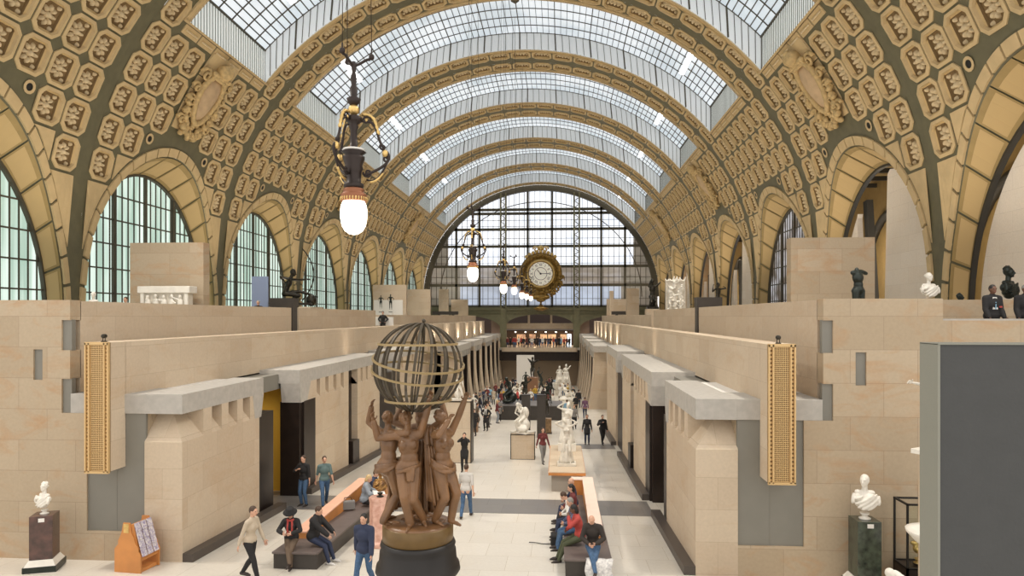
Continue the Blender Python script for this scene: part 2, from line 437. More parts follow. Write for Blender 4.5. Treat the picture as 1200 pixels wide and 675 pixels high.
    # ring coffers over the top
    for c in (0,7):
        u0=BH+c*CW; u1=u0+CW
        for r in range(21):
            s0=RB(-r); s1=RB(-r-1)
            coffer(mb,u0,u1,s0,s1,1)
    # ring borders
    for (a,b) in ((BH+CW,BH+CW+.4),(B-BH-CW-.4,B-BH-CW)):
        for r in range(76,284,2):
            mb.cur=1 if True else 0
            s0=r*.5*DEG*R; s1=(r*.5+1)*DEG*R
            patch(mb,a,b,s0,s1,-.03,1)
        for e in (a,b):
            for r in range(42):
                s0=(38+r*2.476)*DEG*R; s1=s0+2.5*DEG*R
                mb.poly([S(e,s0,.0,1),S(e,s1,.0,1),S(e,s1,-.1,1),S(e,s0,-.1,1)])
    return mb
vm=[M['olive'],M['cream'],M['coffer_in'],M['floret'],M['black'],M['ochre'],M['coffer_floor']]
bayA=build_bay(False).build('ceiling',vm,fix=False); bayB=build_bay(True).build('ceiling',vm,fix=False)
for m_ in (bayA.data,bayB.data):
    pass
struct(bayA); struct(bayB)
used={0:False,1:False}
for k,y in enumerate(YB):
    src=bayB if k in (1,3,5) else bayA; i=1 if src is bayB else 0
    o=src if not used[i] else src.copy()
    if used[i]: COL.objects.link(o)
    used[i]=True; o.location=(0,y,0)

# outer shell so that no light leaks between vault and roof (added, out of sight)
RS=R+1.35; AS=AX+1.35; BS=BZ+1.35
mb=MB()
for side in (1,-1):
    for t in range(20,38):
        p=[(side*(AX+.6)*cos(t*DEG),ZC+(BZ+.6)*sin(t*DEG)),(side*(AX+.6)*cos((t+1)*DEG),ZC+(BZ+.6)*sin((t+1)*DEG))]
        mb.poly([(p[0][0],YB[0],p[0][1]),(p[0][0],112,p[0][1]),(p[1][0],112,p[1][1]),(p[1][0],YB[0],p[1][1])])
roof=struct(mb.build('ceiling_shell',M['ochre'],fix=False))

# skylights: glass, bars, glazed cheeks
def sky_bay():
    g=MB(); bars=MB(); ch=MB(); strip=MB()
    u0,u1=BH+CW+.4,B-BH-CW-.4; a0=math.acos(15.05/AS); a1=pi-a0; n=72
    def G(u,a,r=RS): return ((AX+r-R)*cos(a),u,ZC+(BZ+r-R)*sin(a))
    for k in range(n):
        a=a0+(a1-a0)*k/n; b=a0+(a1-a0)*(k+1)/n
        g.poly([G(u0-.6,a),G(u1+.6,a),G(u1+.6,b),G(u0-.6,b)])
    for k in range(n+1):
        a=a0+(a1-a0)*k/n; w=.032 if k%6 else .06
        bars.bar(G(u0,a,RS-.04),G(u1,a,RS-.04),w,.08)
    for j,u in enumerate([u0+(u1-u0)*i/6 for i in range(7)]):
        for k in range(n):
            a=a0+(a1-a0)*k/n; b=a0+(a1-a0)*(k+1)/n
            bars.bar(G(u,a,RS-.05),G(u,b,RS-.05),.045,.07,up=(0,1,0))
    # small vents at the crown
    bars.prism([(-.3,UC-1.6,ZC+BS-.12),(0,UC-2.0,ZC+BS-.12),(.3,UC-1.6,ZC+BS-.12),(0,UC-1.2,ZC+BS-.12)],(0,0,-.15))
    # cheeks of the ribs
    r0=R
    A0=math.acos(15.05/AX)
    for u,sg in ((u0,1),(u1,-1)):
        m=60
        for k in range(m):
            a=A0+(pi-2*A0)*k/m; b=A0+(pi-2*A0)*(k+1)/m; aa=a0+(a1-a0)*k/m; bb=a0+(a1-a0)*(k+1)/m
            ch.poly([G(u,a,R-.05),G(u,b,R-.05),G(u,bb,RS),G(u,aa,RS)])
            bars.bar(Vector(G(u+sg*.03,a,R)),Vector(G(u+sg*.03,aa,RS)),.03 if k%5 else .10,.04,up=(0,1,0))
    # upright white strips at the feet of the skylight
    zt=ZC+BS*sin(a0); zb=ZC+BZ*sin(A0)-.05
    for s in (1,-1):
        x=s*15.05
        strip.poly([(x,u0-.1,zb),(x,u1+.1,zb),(x,u1+.1,zt+.05),(x,u0-.1,zt+.05)])
        q=30
        for k in range(q+1):
            u=u0+(u1-u0)*k/q; bars.bar((x-s*.03,u,zb),(x-s*.03,u,zt),.025,.025)
        bars.bar((x-s*.05,u0,zt-.03),(x-s*.05,u1,zt-.03),.1,.1)
    return g,bars,ch,strip
g,bars,ch,strip=sky_bay()
e0=empty('window_skylight',(0,YB[0],0)); struct(e0)
kids=[g.build('pane',M['skyglass'],e0,fix=False),bars.build('glazing_bars',M['mull'],e0,fix=False),ch.build('cheek_screen',M['cheek'],e0,fix=False),strip.build('side_screen',M['strip'],e0,fix=False)]
for y in YB[1:]:
    o=e0.copy(); COL.objects.link(o); o.location=(0,y,0)
    for kd in kids:
        c=kd.copy(); COL.objects.link(c); c.parent=o

# fluorescent battens by the skylight feet
tb=empty('ceiling_light',label='white linear light tube under the left foot of the nearest skylight',cat='ceiling light',group='linear lights along the skylights')
tbx=MB().box((-.18,-2.3,-.06),(.18,2.3,.06)).build('diffuser',M['tube'],tb); tbh=MB().box((-.21,-2.35,.06),(.21,2.35,.12)).build('housing',M['white'],tb)
first=True
ordn=['nearest','second','third','fourth','fifth','sixth','seventh']
for k,y in enumerate(YB):
    for s in (-1,1):
        a=math.acos(12.4/AS)
        if first: o=tb; first=False
        else:
            o=tb.copy(); COL.objects.link(o)
            for kd in (tbx,tbh):
                c=kd.copy(); COL.objects.link(c); c.parent=o
        o.location=(s*12.4,y+UC,ZC+BS*sin(a)-.35); o.rotation_euler=(0,s*(pi/2-a)*.8,0)
        o['label']='white linear light tube along the %s edge of the %s skylight from the viewer'%('left' if s<0 else 'right',ordn[k])
# ------------------------------------------------------------------ side windows (left), openings (right)
def arch_outline(a,z0,b,zb,n=28):
    return [(UC-a*cos(pi*k/n),z0+b*sin(pi*k/n)) for k in range(n+1)]
def in_arch_z(u,a,z0,b):
    t=abs(u-UC)/a
    return z0+b*sqrt(max(0,1-t*t)) if t<1 else None
def side_window(side,glass):
    e=empty('window',(0,0,0)); struct(e)
    zb=-1.2
    g=MB(); pts=arch_outline(WA+.05,WZ,WB+.05,zb)
    g.poly([(side*(XW+.06),UC-WA-.05,zb)]+[(side*(XW+.06),u,z) for u,z in pts]+[(side*(XW+.06),UC+WA+.05,zb)])
    g.build('pane',glass,e,fix=False)
    f=MB(); n=32; x=side*XW
    P=arch_outline(WA,WZ,WB,zb,n)
    for (u,z),(u2,z2) in zip(P,P[1:]): f.bar((x,u,z),(x,u2,z2),.22,.26,up=(1,0,0))
    for sg in (-1,1): f.bar((x,UC+sg*WA,zb),(x,UC+sg*WA,WZ),.22,.26,up=(1,0,0))
    major=[UC-2.72,UC,UC+2.72]
    for u in major:
        zt=in_arch_z(u,WA,WZ,WB); f.bar((x,u,zb),(x,u,zt),.17,.17)
    k=0
    u=UC-WA+.0
    for i in range(1,24):
        u=UC-WA+2*WA*i/24
        if min(abs(u-m) for m in major)<.15: continue
        zt=in_arch_z(u,WA,WZ,WB)
        if zt: f.bar((x,u,zb),(x,u,zt),.045,.06)
    z=-.1
    while z<WZ+WB-.4:
        if z>WZ: w=WA*sqrt(1-((z-WZ)/WB)**2)
        else: w=WA
        f.bar((x,UC-w,z),(x,UC+w,z),.07,.07); z+=1.28
    f.build('frame',M['mull'],e,fix=False)
    return e
wl=side_window(-1,M['sideglass'])
for k,y in enumerate(YB):
    o=wl if k==0 else copy_tree(wl)
    o.location=(0,y,0)
M['reflglass']=glass_lit('reflecting_window_glass',(.62,.62,.66),.75,stripe=(.5,.55,.9),mott=1,col2=(.10,.065,.045))  # building reflections painted into the pane's glow colour
wr=side_window(1,M['reflglass']); wr.location=(0,YB[2],0)
# outer light on openings of the right side : partition walls following the arch with a gap between them
def right_screen(y,gaps,step=True):
    w=MB(); X=XW+.3; zb=-1.2; a,b=WA-.2,WB-.2
    segs=[]; cur=UC-a
    n=60
    us=[UC-a+2*a*i/n for i in range(n+1)]
    def blocked(u,z):
        for (g0b,g1b,g0t,g1t) in gaps:
            f=(z+1)/9; 
            if g0b+(g0t-g0b)*f<u<g1b+(g1t-g1b)*f: return True
        return False
    # polygons built as vertical slices between gap lines (slanting gap edges)
    edges=[('arch0',)]
    parts=[]
    gl=sorted(gaps)
    bounds=[]
    left=lambda z:UC-a*(sqrt(max(0,1-((z-WZ)/b)**2)) if z>WZ else 1)
    right=lambda z:UC+a*(sqrt(max(0,1-((z-WZ)/b)**2)) if z>WZ else 1)
    fn=[]
    prev=left
    for g in gl:
        fn.append((prev,(lambda z,g=g:g[0]+(g[2]-g[0])*(z+1)/9))); prev=(lambda z,g=g:g[1]+(g[3]-g[1])*(z+1)/9)
    fn.append((prev,right))
    for L,Rt in fn:
        m=40; zs=[zb+(WZ+b-zb)*i/m for i in range(m+1)]
        for z0,z1 in zip(zs,zs[1:]):
            l0,r0,l1,r1=L(z0),Rt(z0),L(z1),Rt(z1)
            l0=max(l0,left(z0)); r0=min(r0,right(z0)); l1=max(l1,left(z1)); r1=min(r1,right(z1))
            if r0-l0<.01 and r1-l1<.01: continue
            if r0<l0: r0=l0
            if r1<l1: l1=r1=(l1+r1)/2
            w.poly([(X,l0,z0),(X,r0,z0),(X,r1,z1),(X,l1,z1)])
            w.poly([(X+.3,l0,z0),(X+.3,r0,z0),(X+.3,r1,z1),(X+.3,l1,z1)])
            w.poly([(X,l0,z0),(X+.3,l0,z0),(X+.3,l1,z1),(X,l1,z1)]); w.poly([(X,r0,z0),(X+.3,r0,z0),(X+.3,r1,z1),(X,r1,z1)])
    o=struct(w.build('wall_screen',M['screen'],fix=True)); o.location=(0,y,0)
    f=MB(); x=XW; P=arch_outline(WA-.05,WZ,WB-.05,zb,32)
    for (u,z),(u2,z2) in zip(P,P[1:]): f.bar((x,u,z),(x,u2,z2),.13,.22,up=(1,0,0))
    for sg in (-1,1): f.bar((x,UC+sg*(WA-.05),zb),(x,UC+sg*(WA-.05),WZ),.13,.22,up=(1,0,0))
    for g in gl:
        if g[1]-g[0]<.3: continue
        um=g[1]-.35; f.bar((X+.6,um,-1.2),(X+.6,um+.1+(g[3]-g[1]),in_arch_z(min(max(um,UC-a+.3),UC+a-.3),a,WZ,b) or 5),.5,.35)
    o=struct(f.build('trim_arch',M['dkgreen'],fix=False)); o.location=(0,y,0)
right_screen(YB[0],[])
right_screen(YB[1],[(7.4,10.0,7.0,10.9)])
right_screen(YB[3],[(8.6,11.2,8.4,11.6)])
right_screen(YB[4],[(9.3,11.6,9.1,11.8)])
right_screen(YB[5],[(9.6,11.6,9.5,11.8)])
right_screen(YB[6],[])
# side aisle behind the right openings : ochre vaulted wall seen through the gaps
mb=MB()
mb.cur=0; mb.poly([(27,16,-1.2),(27,111,-1.2),(27,111,10.5),(27,16,10.5)])
mb.poly([(20,16,10.2),(27,16,10.2),(27,111,10.2),(20,111,10.2)])
struct(mb.build('wall_aisle',M['ochre'],fix=False))
mb=MB()
for k,y in enumerate(YB):
    mb.tube([(26.8,y+UC-4.5*cos(pi*i/16),1+6.5*sin(pi*i/16)) for i in range(17)],.3,6)
    for i in range(5): mb.box((20.6,y+1.5+i*2.7,9.7),(27,y+1.7+i*2.7,10.0))
struct(mb.build('trim_aisle',M['dkgreen'],fix=False))
# skirts closing the vault below the terraces
mb=MB()
for s in (1,-1):
    mb.poly([(s*(XW+.4),16,-7),(s*(XW+.4),111,-7),(s*(XW+.4),111,-1.0),(s*(XW+.4),16,-1.0)])
struct(mb.build('wall_outer',M['stone'],fix=False))

# cartouches
def cartouche(side,y,label):
    e=empty('relief_cartouche',(0,y,0),label=label,cat='cartouche',group='shield reliefs on the vault')
    def P(u,s,h): return Vector(S(UC+u,s*DEG*R,-h,side))
    sh=MB(); # shield
    n=20; rows=6
    cs=29.6; 
    def shield(t,f,h):
        w=.80*f; hh=4.2*f
        u=w*sin(t)*(1+.18*cos(t)); s=cs+hh*(-cos(t))*-1
        return P(u,s,h)
    c=P(0,cs,.55); ci=sh.vert(c); prev=None
    sh.smooth=True
    for f,h in ((.35,.52),(.7,.42),(1,.28),(1.0,.0)):
        ring=[sh.vert(shield(2*pi*k/n,f,h)) for k in range(n)]
        if prev is None:
            for k in range(n): sh.face((ci,ring[k],ring[(k+1)%n]))
        else:
            for k in range(n): sh.face((prev[k],ring[k],ring[(k+1)%n],prev[(k+1)%n]))
        prev=ring
    sh.build('shield',M['shieldm'],e)
    fr=MB()
    fr.tube([shield(2*pi*k/32,1.12,.30) for k in range(32)],.16,8,closed=True)
    rnd=random.Random(3)
    for sg in (-1,1):
        for (u,s,r) in ((1.15,33.2,.42),(1.3,30.6,.3),(1.15,28.2,.38),(.95,26,.34),(1.25,24.6,.3)):
            pts=[P(sg*(u+r*(1-i/22)*cos(i*.55)),s+(r*(1-i/22)*sin(i*.55))*2.9,.18+.012*i) for i in range(22)]
            fr.tube(pts,[.11-.003*i for i in range(22)],6)
    fr.build('scroll_frame',M['reliefm'],e)
    cr=MB()
    cr.ell(P(0,35.2,.35),(.5,.5,.42),12,7); cr.ell(P(0,36.4,.45),.2,8,6)
    for i in range(-3,4): cr.ell(P(i*.24,34.1,.42-.02*abs(i)),.17,8,5)
    cr.tube([P(-.8+1.6*i/8,33.6,.3+.1*sin(pi*i/8)) for i in range(9)],.14,6)
    cr.build('crown',M['reliefm'],e)
    ga=MB()
    for i in range(60):
        t=i/59; a=pi*(1.0+t)
        u=1.35*cos(a)*1.0+rnd.uniform(-.12,.12); s=28.5+6.1*sin(a)+rnd.uniform(-.45,.45)
        ga.ell(P(u,s,.2+rnd.uniform(0,.12)),rnd.uniform(.10,.2),7,5)
    for i in range(26):
        ga.ell(P(rnd.uniform(-.9,.9),rnd.uniform(21.9,24.8),.15+rnd.uniform(0,.15)),rnd.uniform(.1,.2),7,5)
    ga.build('garland',M['reliefm'],e)
    bk=MB()
    for s0 in (33.2,):
        q=[(-1.4,32.6),(1.4,32.6),(1.4,36.8),(.9,37.3),(-.9,37.3),(-1.4,36.8)]
        a=[bk.vert(P(u,s,.0)) for u,s in q]; b=[bk.vert(P(u,s,.09)) for u,s in q]
        for k in range(6): bk.face((a[k],a[(k+1)%6],b[(k+1)%6],b[k]))
        bk.face(b)
    q=[(-1.45,22.7),(1.45,22.7),(1.45,32.4),(-1.45,32.4)]
    for j in range(4):
        s0=22.7+j*2.45; s1=s0+2.35
        bk.hexa([P(-1.4,s0,0),P(1.4,s0,0),P(1.4,s1,0),P(-1.4,s1,0),P(-1.4,s0,.05),P(1.4,s0,.05),P(1.4,s1,.05),P(-1.4,s1,.05)])
    bk.build('back_panel',M['cream'],e,fix=False)
M['reliefm']=mat('relief_plaster',(.60,.43,.20),.65,noise=.3,nscale=5)
M['shieldm']=mat('pink_plaster_shield',(.56,.40,.24),.65,noise=.2,nscale=2)
for k in (1,3,5):
    w={1:'nearest',3:'second',5:'farthest'}[k]
    cartouche(-1,YB[k],'%s crowned shield relief with garlands on the left side of the vault'%w)
    cartouche(1,YB[k],'%s crowned shield relief with garlands on the right side of the vault'%w)

# ------------------------------------------------------------------ end wall
YE=112.3
def EW(z): return AX*sqrt(max(0,1-((max(z,ZC)-ZC)/BZ)**2))
def EH(x): return ZC+BZ*sqrt(max(0,1-(x/AX)**2))
def EX(px): return CX+(px-655.4)*112.9/800   # only used for laying out the end wall members
end=MB(); W=18.6
zmull=[(222,0)]
fr=MB()
def hbar(z,t=.5,d=.5,x0=None,x1=None):
    w=EW(z)
    fr.box((-w if x0 is None else x0,YE-d/2,z-t/2),(w if x1 is None else x1,YE+d/2,z+t/2))
def vbar(x,t=.5,d=.5,zb=.9):
    fr.box((x-t/2,YE-d/2,zb),(x+t/2,YE+d/2,EH(x)))
HZ=[17.55,16.9,14.3,11.5,8.2,5.1,1.5]
for z in HZ: hbar(z,.42 if z!=1.5 else .6)
XV=[-14.2,-9.9,-1.1-.4,2.7,11.4,15.7]
XV=[-13.85,-10.0,-2.0,2.0,10.0,13.85]
for x in XV: vbar(x,.34)
# rim arch
for k in range(48):
    a=pi*k/48; b=pi*(k+1)/48
    fr.bar(((AX-.35)*cos(a),YE-.2,ZC+(BZ-.35)*sin(a)),((AX-.35)*cos(b),YE-.2,ZC+(BZ-.35)*sin(b)),.9,.9,up=(0,1,0))
    fr.bar(((AX-2.6)*cos(a),YE-.1,ZC+(BZ-2.6)*sin(a)),((AX-2.6)*cos(b),YE-.1,ZC+(BZ-2.6)*sin(b)),.12,.12,up=(0,1,0))
# fine bars
x=-18.9
while x<19.0:
    zt=EH(x); fr.box((x-.035,YE-.05,1),(x+.035,YE+.05,zt)); x+=.86
for z in [1.9,2.9,5.3,6.4,8.7,9.8,11.9,12.8,14.8,15.8]:
    hbar(z,.06,.1)
struct(fr.build('window_1_frame',mat('end_wall_iron',(.085,.075,.05),.6)))
# two lattice columns
M['olive2']=mat('olive_end_iron',(.21,.20,.115),.6,noise=.15,nscale=2)
for x in (-6.0,6.0):
    c=MB()
    for s in (-1,1): c.box((x+s*.42-.13,YE-.9,-8.6),(x+s*.42+.13,YE-.55,EH(x)-.3))
    z=1.2; 
    while z<EH(x)-1.2:
        c.bar((x-.4,YE-.7,z),(x+.4,YE-.7,z+.55),.1,.1,up=(0,1,0)); c.bar((x+.4,YE-.7,z+.55),(x-.4,YE-.7,z+1.1),.1,.1,up=(0,1,0)); z+=1.1
    c.box((x-.42,YE-.97,-8.6),(x+.42,YE-.5,1.3))
    struct(c.build('column',M['olive2']))
# panes, one sheet per tier
tiers=[(ZC+BZ,14.3,'endglass'),(14.3,11.5,'endglass'),(11.5,8.2,'endglass'),(8.2,5.1,'endglass3'),(5.1,1.4,'endglass2')]
for i,(z1,z0,mn) in enumerate(tiers):
    p=MB(); m=10
    for j in range(m):
        a=z0+(z1-z0)*j/m; b=z0+(z1-z0)*(j+1)/m
        wa=EW(a); wb=EW(b)
        xs=[-1,-.57,.57,1] if i<99 else [-1,1]
        p.poly([(-wa,YE+.1,a),(wa,YE+.1,a),(wb,YE+.1,b),(-wb,YE+.1,b)])
    struct(p.build('window_1_pane',M[mn],fix=False))
# dim flanking screens in the aisles of the end wall (brown glass at the sides)
p=MB()
for s in (-1,1):
    for (a,b) in ((5.1,8.2),(8.2,11.5),(1.4,5.1),(11.5,14.1)):
        x0=12.4 if a<7 else 14.4 
        wa=EW(a); wb=EW(b)
        p.poly([(s*min(x0+.8,wa),YE+.05,a),(s*wa,YE+.05,a),(s*max(wb,x0+.8),YE+.05,b),(s*min(x0+.8,wb),YE+.05,b)])
struct(p.build('window_2_pane',glass_lit('dim_brown_glass',(.17,.135,.10),.55,stripe=(.3,.1,.8),mott=1,col2=(.28,.22,.17)),fix=False))
# spandrel beam with three flat arches
bm_=MB()
def flat_arch(xa,xb,ztop,zs,rise,y0,y1):
    n=16; pts=[]
    for i in range(n+1):
        x=xa+(xb-xa)*i/n; t=2*i/n-1; z=zs+rise*sqrt(max(0,1-t*t*.96)); pts.append((x,z))
    for (x0,z0),(x1,z1) in zip(pts,pts[1:]):
        bm_.hexa([(x0,y0,z0),(x1,y0,z1),(x1,y1,z1),(x0,y1,z0),(x0,y0,ztop),(x1,y0,ztop),(x1,y1,ztop),(x0,y1,ztop)])
flat_arch(-19.2,-6.4,1.5,-2.2,2.3,YE-.8,YE-.2); flat_arch(-5.6,5.6,1.5,-1.7,2.0,YE-.8,YE-.2); flat_arch(6.4,19.2,1.5,-2.2,2.3,YE-.8,YE-.2)
bm_.box((-19.2,YE-1.0,1.0),(19.2,YE-.2,1.25)); bm_.box((-19.2,YE-1.0,.52),(19.2,YE-.75,.62))
struct(bm_.build('beam',M['olive2']))
bb=MB(); bb.box((-5.6,YE+.3,-2.1),(5.6,YE+.6,-1.15))
for x in (-1.85,1.85): bb.box((x-.18,YE+.2,-1.2),(x+.18,YE+.5,1))
struct(bb.build('trim_1',M['stone_pale']))
# rooms behind the end wall
rb=MB(); rb.box((-19.6,YE+9,-9.5),(19.6,YE+9.3,1)); struct(rb.build('wall_back',mat('dark_lobby_wall',(.07,.045,.035),.7)))
for s in (-1,1):
    rb=MB(); rb.box((s*6.5,YE+.5,-6.4),(s*8.1,YE+.8,1)); struct(rb.build('wall_rose',mat('rose_plaster',(.42,.30,.24),.8)))
lf=MB(); lf.box((-19.2,YE-3.2,-5.4),(19.2,YE+9,-5.1)); struct(lf.build('floor_lobby',M['floor']))
# ------------------------------------------------------------------ floor and gallery walls
Z0,SL=5.4,.0525
def FZ(y): return -(Z0+SL*y)
mb=MB()
def fstrip(mb,x0,x1,y0,y1,dz=0,n=1):
    mb.poly([(x0,y0,FZ(y0)+dz),(x1,y0,FZ(y0)+dz),(x1,y1,FZ(y1)+dz),(x0,y1,FZ(y1)+dz)])
fstrip(mb,-25,25,-2,111.5); struct(mb.build('floor',M['floor'],fix=False))
mb=MB()
mb.hexa([(-6.3,22.75,FZ(22.75)-.05),(6.3,22.75,FZ(22.75)-.05),(6.3,25.0,FZ(25)-.05),(-6.3,25.0,FZ(25)-.05),(-6.3,22.75,FZ(22.75)+.006),(6.3,22.75,FZ(22.75)+.006),(6.3,25.0,FZ(25)+.006),(-6.3,25.0,FZ(25)+.006)])
mb.hexa([(3.4,38.4,FZ(38.4)-.05),(6.3,38.4,FZ(38.4)-.05),(6.3,40.3,FZ(40.3)-.05),(3.4,40.3,FZ(40.3)-.05),(3.4,38.4,FZ(38.4)+.006),(6.3,38.4,FZ(38.4)+.006),(6.3,40.3,FZ(40.3)+.006),(3.4,40.3,FZ(40.3)+.006)])
mb.hexa([(-9.5,22.75,FZ(22.75)-.05),(-6.3,22.75,FZ(22.75)-.05),(-6.3,25.6,FZ(25.6)-.05),(-9.5,25.6,FZ(25.6)-.05),(-9.5,22.75,FZ(22.75)+.005),(-6.3,22.75,FZ(22.75)+.005),(-6.3,25.6,FZ(25.6)+.005),(-9.5,25.6,FZ(25.6)+.005)])
struct(mb.build('floor_band',M['floorband'],fix=False))

XF=6.45; YF=16.8; ZT=-2.0; ZB=-2.5; ZK=-3.22
def wbox(mb,s,x0,x1,y0,y1,z0,z1): mb.box((s*x0,y0,z0),(s*x1,y1,z1)); return mb
def sloped(mb,s,x0,x1,y0,y1,h=None,zt=None):
    """box whose foot follows the sloping floor"""
    a=-.1
    p=[(s*x0,y0,FZ(y0)+a),(s*x1,y0,FZ(y0)+a),(s*x1,y1,FZ(y1)+a),(s*x0,y1,FZ(y1)+a)]
    if zt is None: q=[(s*x0,y0,FZ(y0)+h),(s*x1,y0,FZ(y0)+h),(s*x1,y1,FZ(y1)+h),(s*x0,y1,FZ(y1)+h)]
    else: q=[(s*x0,y0,zt),(s*x1,y0,zt),(s*x1,y1,zt),(s*x0,y1,zt)]
    mb.hexa(p+q); return mb
def pavilion(s,name,y0,y1,slots,depth,cd=None,hookfar=False,hooknear=False,front=False,stone_=None,xin=XF,cs0=None,cs1=None,kind='cornice',zt=ZT):
    """stone gallery wall along the nave with a notched head under a thick cornice.
       slots: list of (ya,yb) notches"""
    st=stone_ or M['stone_pale']
    w=MB()
    X1=xin+depth
    # main face up to the notches
    w.hexa([(s*xin,y0,FZ(y0)-.2),(s*X1,y0,FZ(y0)-.2),(s*X1,y1,FZ(y1)-.2),(s*xin,y1,FZ(y1)-.2),(s*xin,y0,ZK),(s*X1,y0,ZK),(s*X1,y1,ZK),(s*xin,y1,ZK)])
    # sloped sill / hipped head
    fy=y0+(.62 if front else 0)
    ch=.6
    ys=[y0]+[v for ab in slots for v in ab]+[y1]
    w.hexa([(s*xin,y0,ZK),(s*X1,y0,ZK),(s*X1,y1,ZK),(s*xin,y1,ZK),(s*(xin+ch),fy,ZB),(s*X1,fy,ZB),(s*X1,y1,ZB),(s*(xin+ch),y1,ZB)])
    # flush blocks between the notches
    segs=[(ys[i],ys[i+1]) for i in range(0,len(ys),2)]
    for i,(a,b) in enumerate(segs):
        if front and i==0: 
            continue
        if b-a<.03: continue
        w.hexa([(s*xin,a,ZK),(s*(xin+ch),a,ZK),(s*(xin+ch),b,ZK),(s*xin,b,ZK),(s*xin,a,ZB),(s*(xin+ch+.05),a,ZB),(s*(xin+ch+.05),b,ZB),(s*xin,b,ZB)])
    struct(w.build('wall_'+name,st))
    c=MB()
    a=y0 if cs0 is None else cs0; b=y1 if cs1 is None else cs1
    XC=xin+(cd or depth)-.02
    c.box((s*xin,a,ZB),(s*XC,b,zt))
    if hookfar:
        c.hexa([(s*(xin-.01),b-.62,ZK-.02),(s*(xin+.9),b-.62,ZK-.02),(s*(xin+.9),b-.18,ZK-.02),(s*(xin-.01),b-.18,ZK-.02),(s*(xin-.01),b-.78,ZB),(s*(xin+1.0),b-.78,ZB),(s*(xin+1.0),b,ZB),(s*(xin-.01),b,ZB)])
    if hooknear:
        c.hexa([(s*(xin-.01),a+.12,ZK),(s*(X1-.05),a+.12,ZK),(s*(X1-.05),a+.75,ZK),(s*(xin-.01),a+.75,ZK),(s*(xin-.01),a,ZB),(s*(X1-.05),a,ZB),(s*(X1-.05),a+1.15,ZB),(s*(xin-.01),a+1.15,ZB)])
    struct(c.build('trim_cornice',M['cornice']))
def plinth(s,y0,y1,xin=XF,d=.28,h=.22):
    p=MB(); sloped(p,s,xin-d,xin+.02,y0,y1,h=h); struct(p.build('baseboard_left' if s<0 else 'baseboard_right',M['plinth']))
for s in (-1,1):
    # --- first pavilion: front block up to the grey recess
    side='left' if s<0 else 'right'
    pavilion(s,side,YF,21.3,[(17.25,17.85),(18.3,18.85),(19.25,19.8),(20.15,20.65)],1.0,hookfar=True,front=True,cs1=21.6)
    # bronze leaf at its far end
    p=MB(); sloped(p,s,XF+.12,XF+.5,21.25,22.65,zt=ZK+.02); struct(p.build('trim_bronze_jamb',M['bronze_panel']))
    plinth(s,YF+.02,22.8)
    # wall behind the recess and beyond, its face set back; front stone field
    w=MB()
    w.box((s*7.45,YF+.12,-6.6),(s*9.0,YF+1.6,ZB)); w.box((s*7.43,YF+.3,-7),(s*8.0,21.3,ZB+.1))            # back of recess (painted panel fixed on it)
    w.box((s*9.0,YF,-6.6),(s*9.45,YF+1.0,ZB))                 # stone beside the recess
    w.box((s*7.45,YF,-6.6),(s*9.0,YF+.5,-5.53))               # stone under the recess
    # big front wall with three narrow rebates cut out
    xs=[9.45,9.68,10.2,10.45,22.0]
    def blk(x0,x1,z0,z1,y=YF): w.box((s*x0,y,z0),(s*x1,YF+.4,z1))
    blk(9.45,9.68,-6.6,ZB); blk(9.68,22.0,-6.6,-1.65); blk(9.45,9.68,-1.62,-.88); blk(9.68,10.2,-1.65,-.86)
    blk(10.45,22.0,-1.65,-.86); blk(9.68,22.0,-.86,-.1)
    xr=22.0 if s<0 else 12.2
    blk(9.45,xr,-.1,.42)
    struct(w.build('wall_front_'+side,M['stone']))
    g=MB(); 
    for (x0,x1,z0,z1) in ((9.45,9.68,ZB,-1.62),(10.2,10.45,-1.65,-.86),(9.45,9.68,-.88,-.1)): g.box((s*(x0-.01),YF+.05,z0-.01),(s*(x1+.01),YF+.2,z1+.01))
    g.box((s*7.44,YF+.05,-5.53),(s*9.01,YF+.13,ZB+.1)); 
    for q in (7.46,8.22,8.98): g.box((s*q-.01,YF+.042,-5.5),(s*q+.01,YF+.06,ZB))
    struct(g.build('trim_grey_panel',M['greypanel'],bevel=.004))
    c=MB(); c.box((s*(XF+.98),YF,ZB),(s*8.0,YF+1.5,ZT)); c.box((s*8.0,YF,ZB),(s*9.44,YF+1.5,ZT)); struct(c.build('trim_cornice',M['cornice'],bevel=.01))
    # --- fin wall of the upper gallery (hangs in front of the recess), runs along the nave
    f=MB()
    f.box((s*7.98,16.25,-3.86),(s*8.6,YF+.04,-.65)); f.box((s*7.98,YF+.03,ZB+.02),(s*8.6,52.4,-.65))
    struct(f.build('wall_fin_'+side,M['stone_pale']))
    # --- upper terrace wall
    t=MB()
    t.box((s*9.45,YF+.38,-3.0),(s*9.95,31.4,.4)); 
    t.box((s*9.45,32.3,-3.0),(s*9.95,46.2,.4))
    struct(t.build('wall_terrace_'+side,M['stone_pale']))
    t=MB(); t.box((s*9.9,YF+.38,-1.15),(s*(XW+.4),111,-.95)); struct(t.build('floor_terrace',M['floor']))
    # strip roof between fin and terrace wall
    t=MB(); t.box((s*8.55,YF+1.4,-2.2),(s*9.5,50,-2.0)); t.box((s*7.4,YF+1.4,-2.25),(s*8.0,21.5,-2.04)); struct(t.build('ceiling_gallery',M['white']))
    # --- second pavilion
    pavilion(s,side,25.2,30.6,[(26.5,26.9),(27.5,27.9),(28.5,28.9),(29.5,29.9)],.78,cd=1.55,hooknear=True,cs0=24.7,cs1=30.75)
    p=MB(); sloped(p,s,XF+.06,XF+.80,24.85,25.4,zt=ZK+.02); sloped(p,s,XF-.02,XF+.3,25.1,26.3,zt=ZK+.02); struct(p.build('trim_bronze_jamb',M['bronze_panel']))
    pavilion(s,side,32.0,36.0,[(32.5,32.85),(33.4,33.75),(34.4,34.75)],1.55,hookfar=True,cs0=30.77,cs1=36.4)
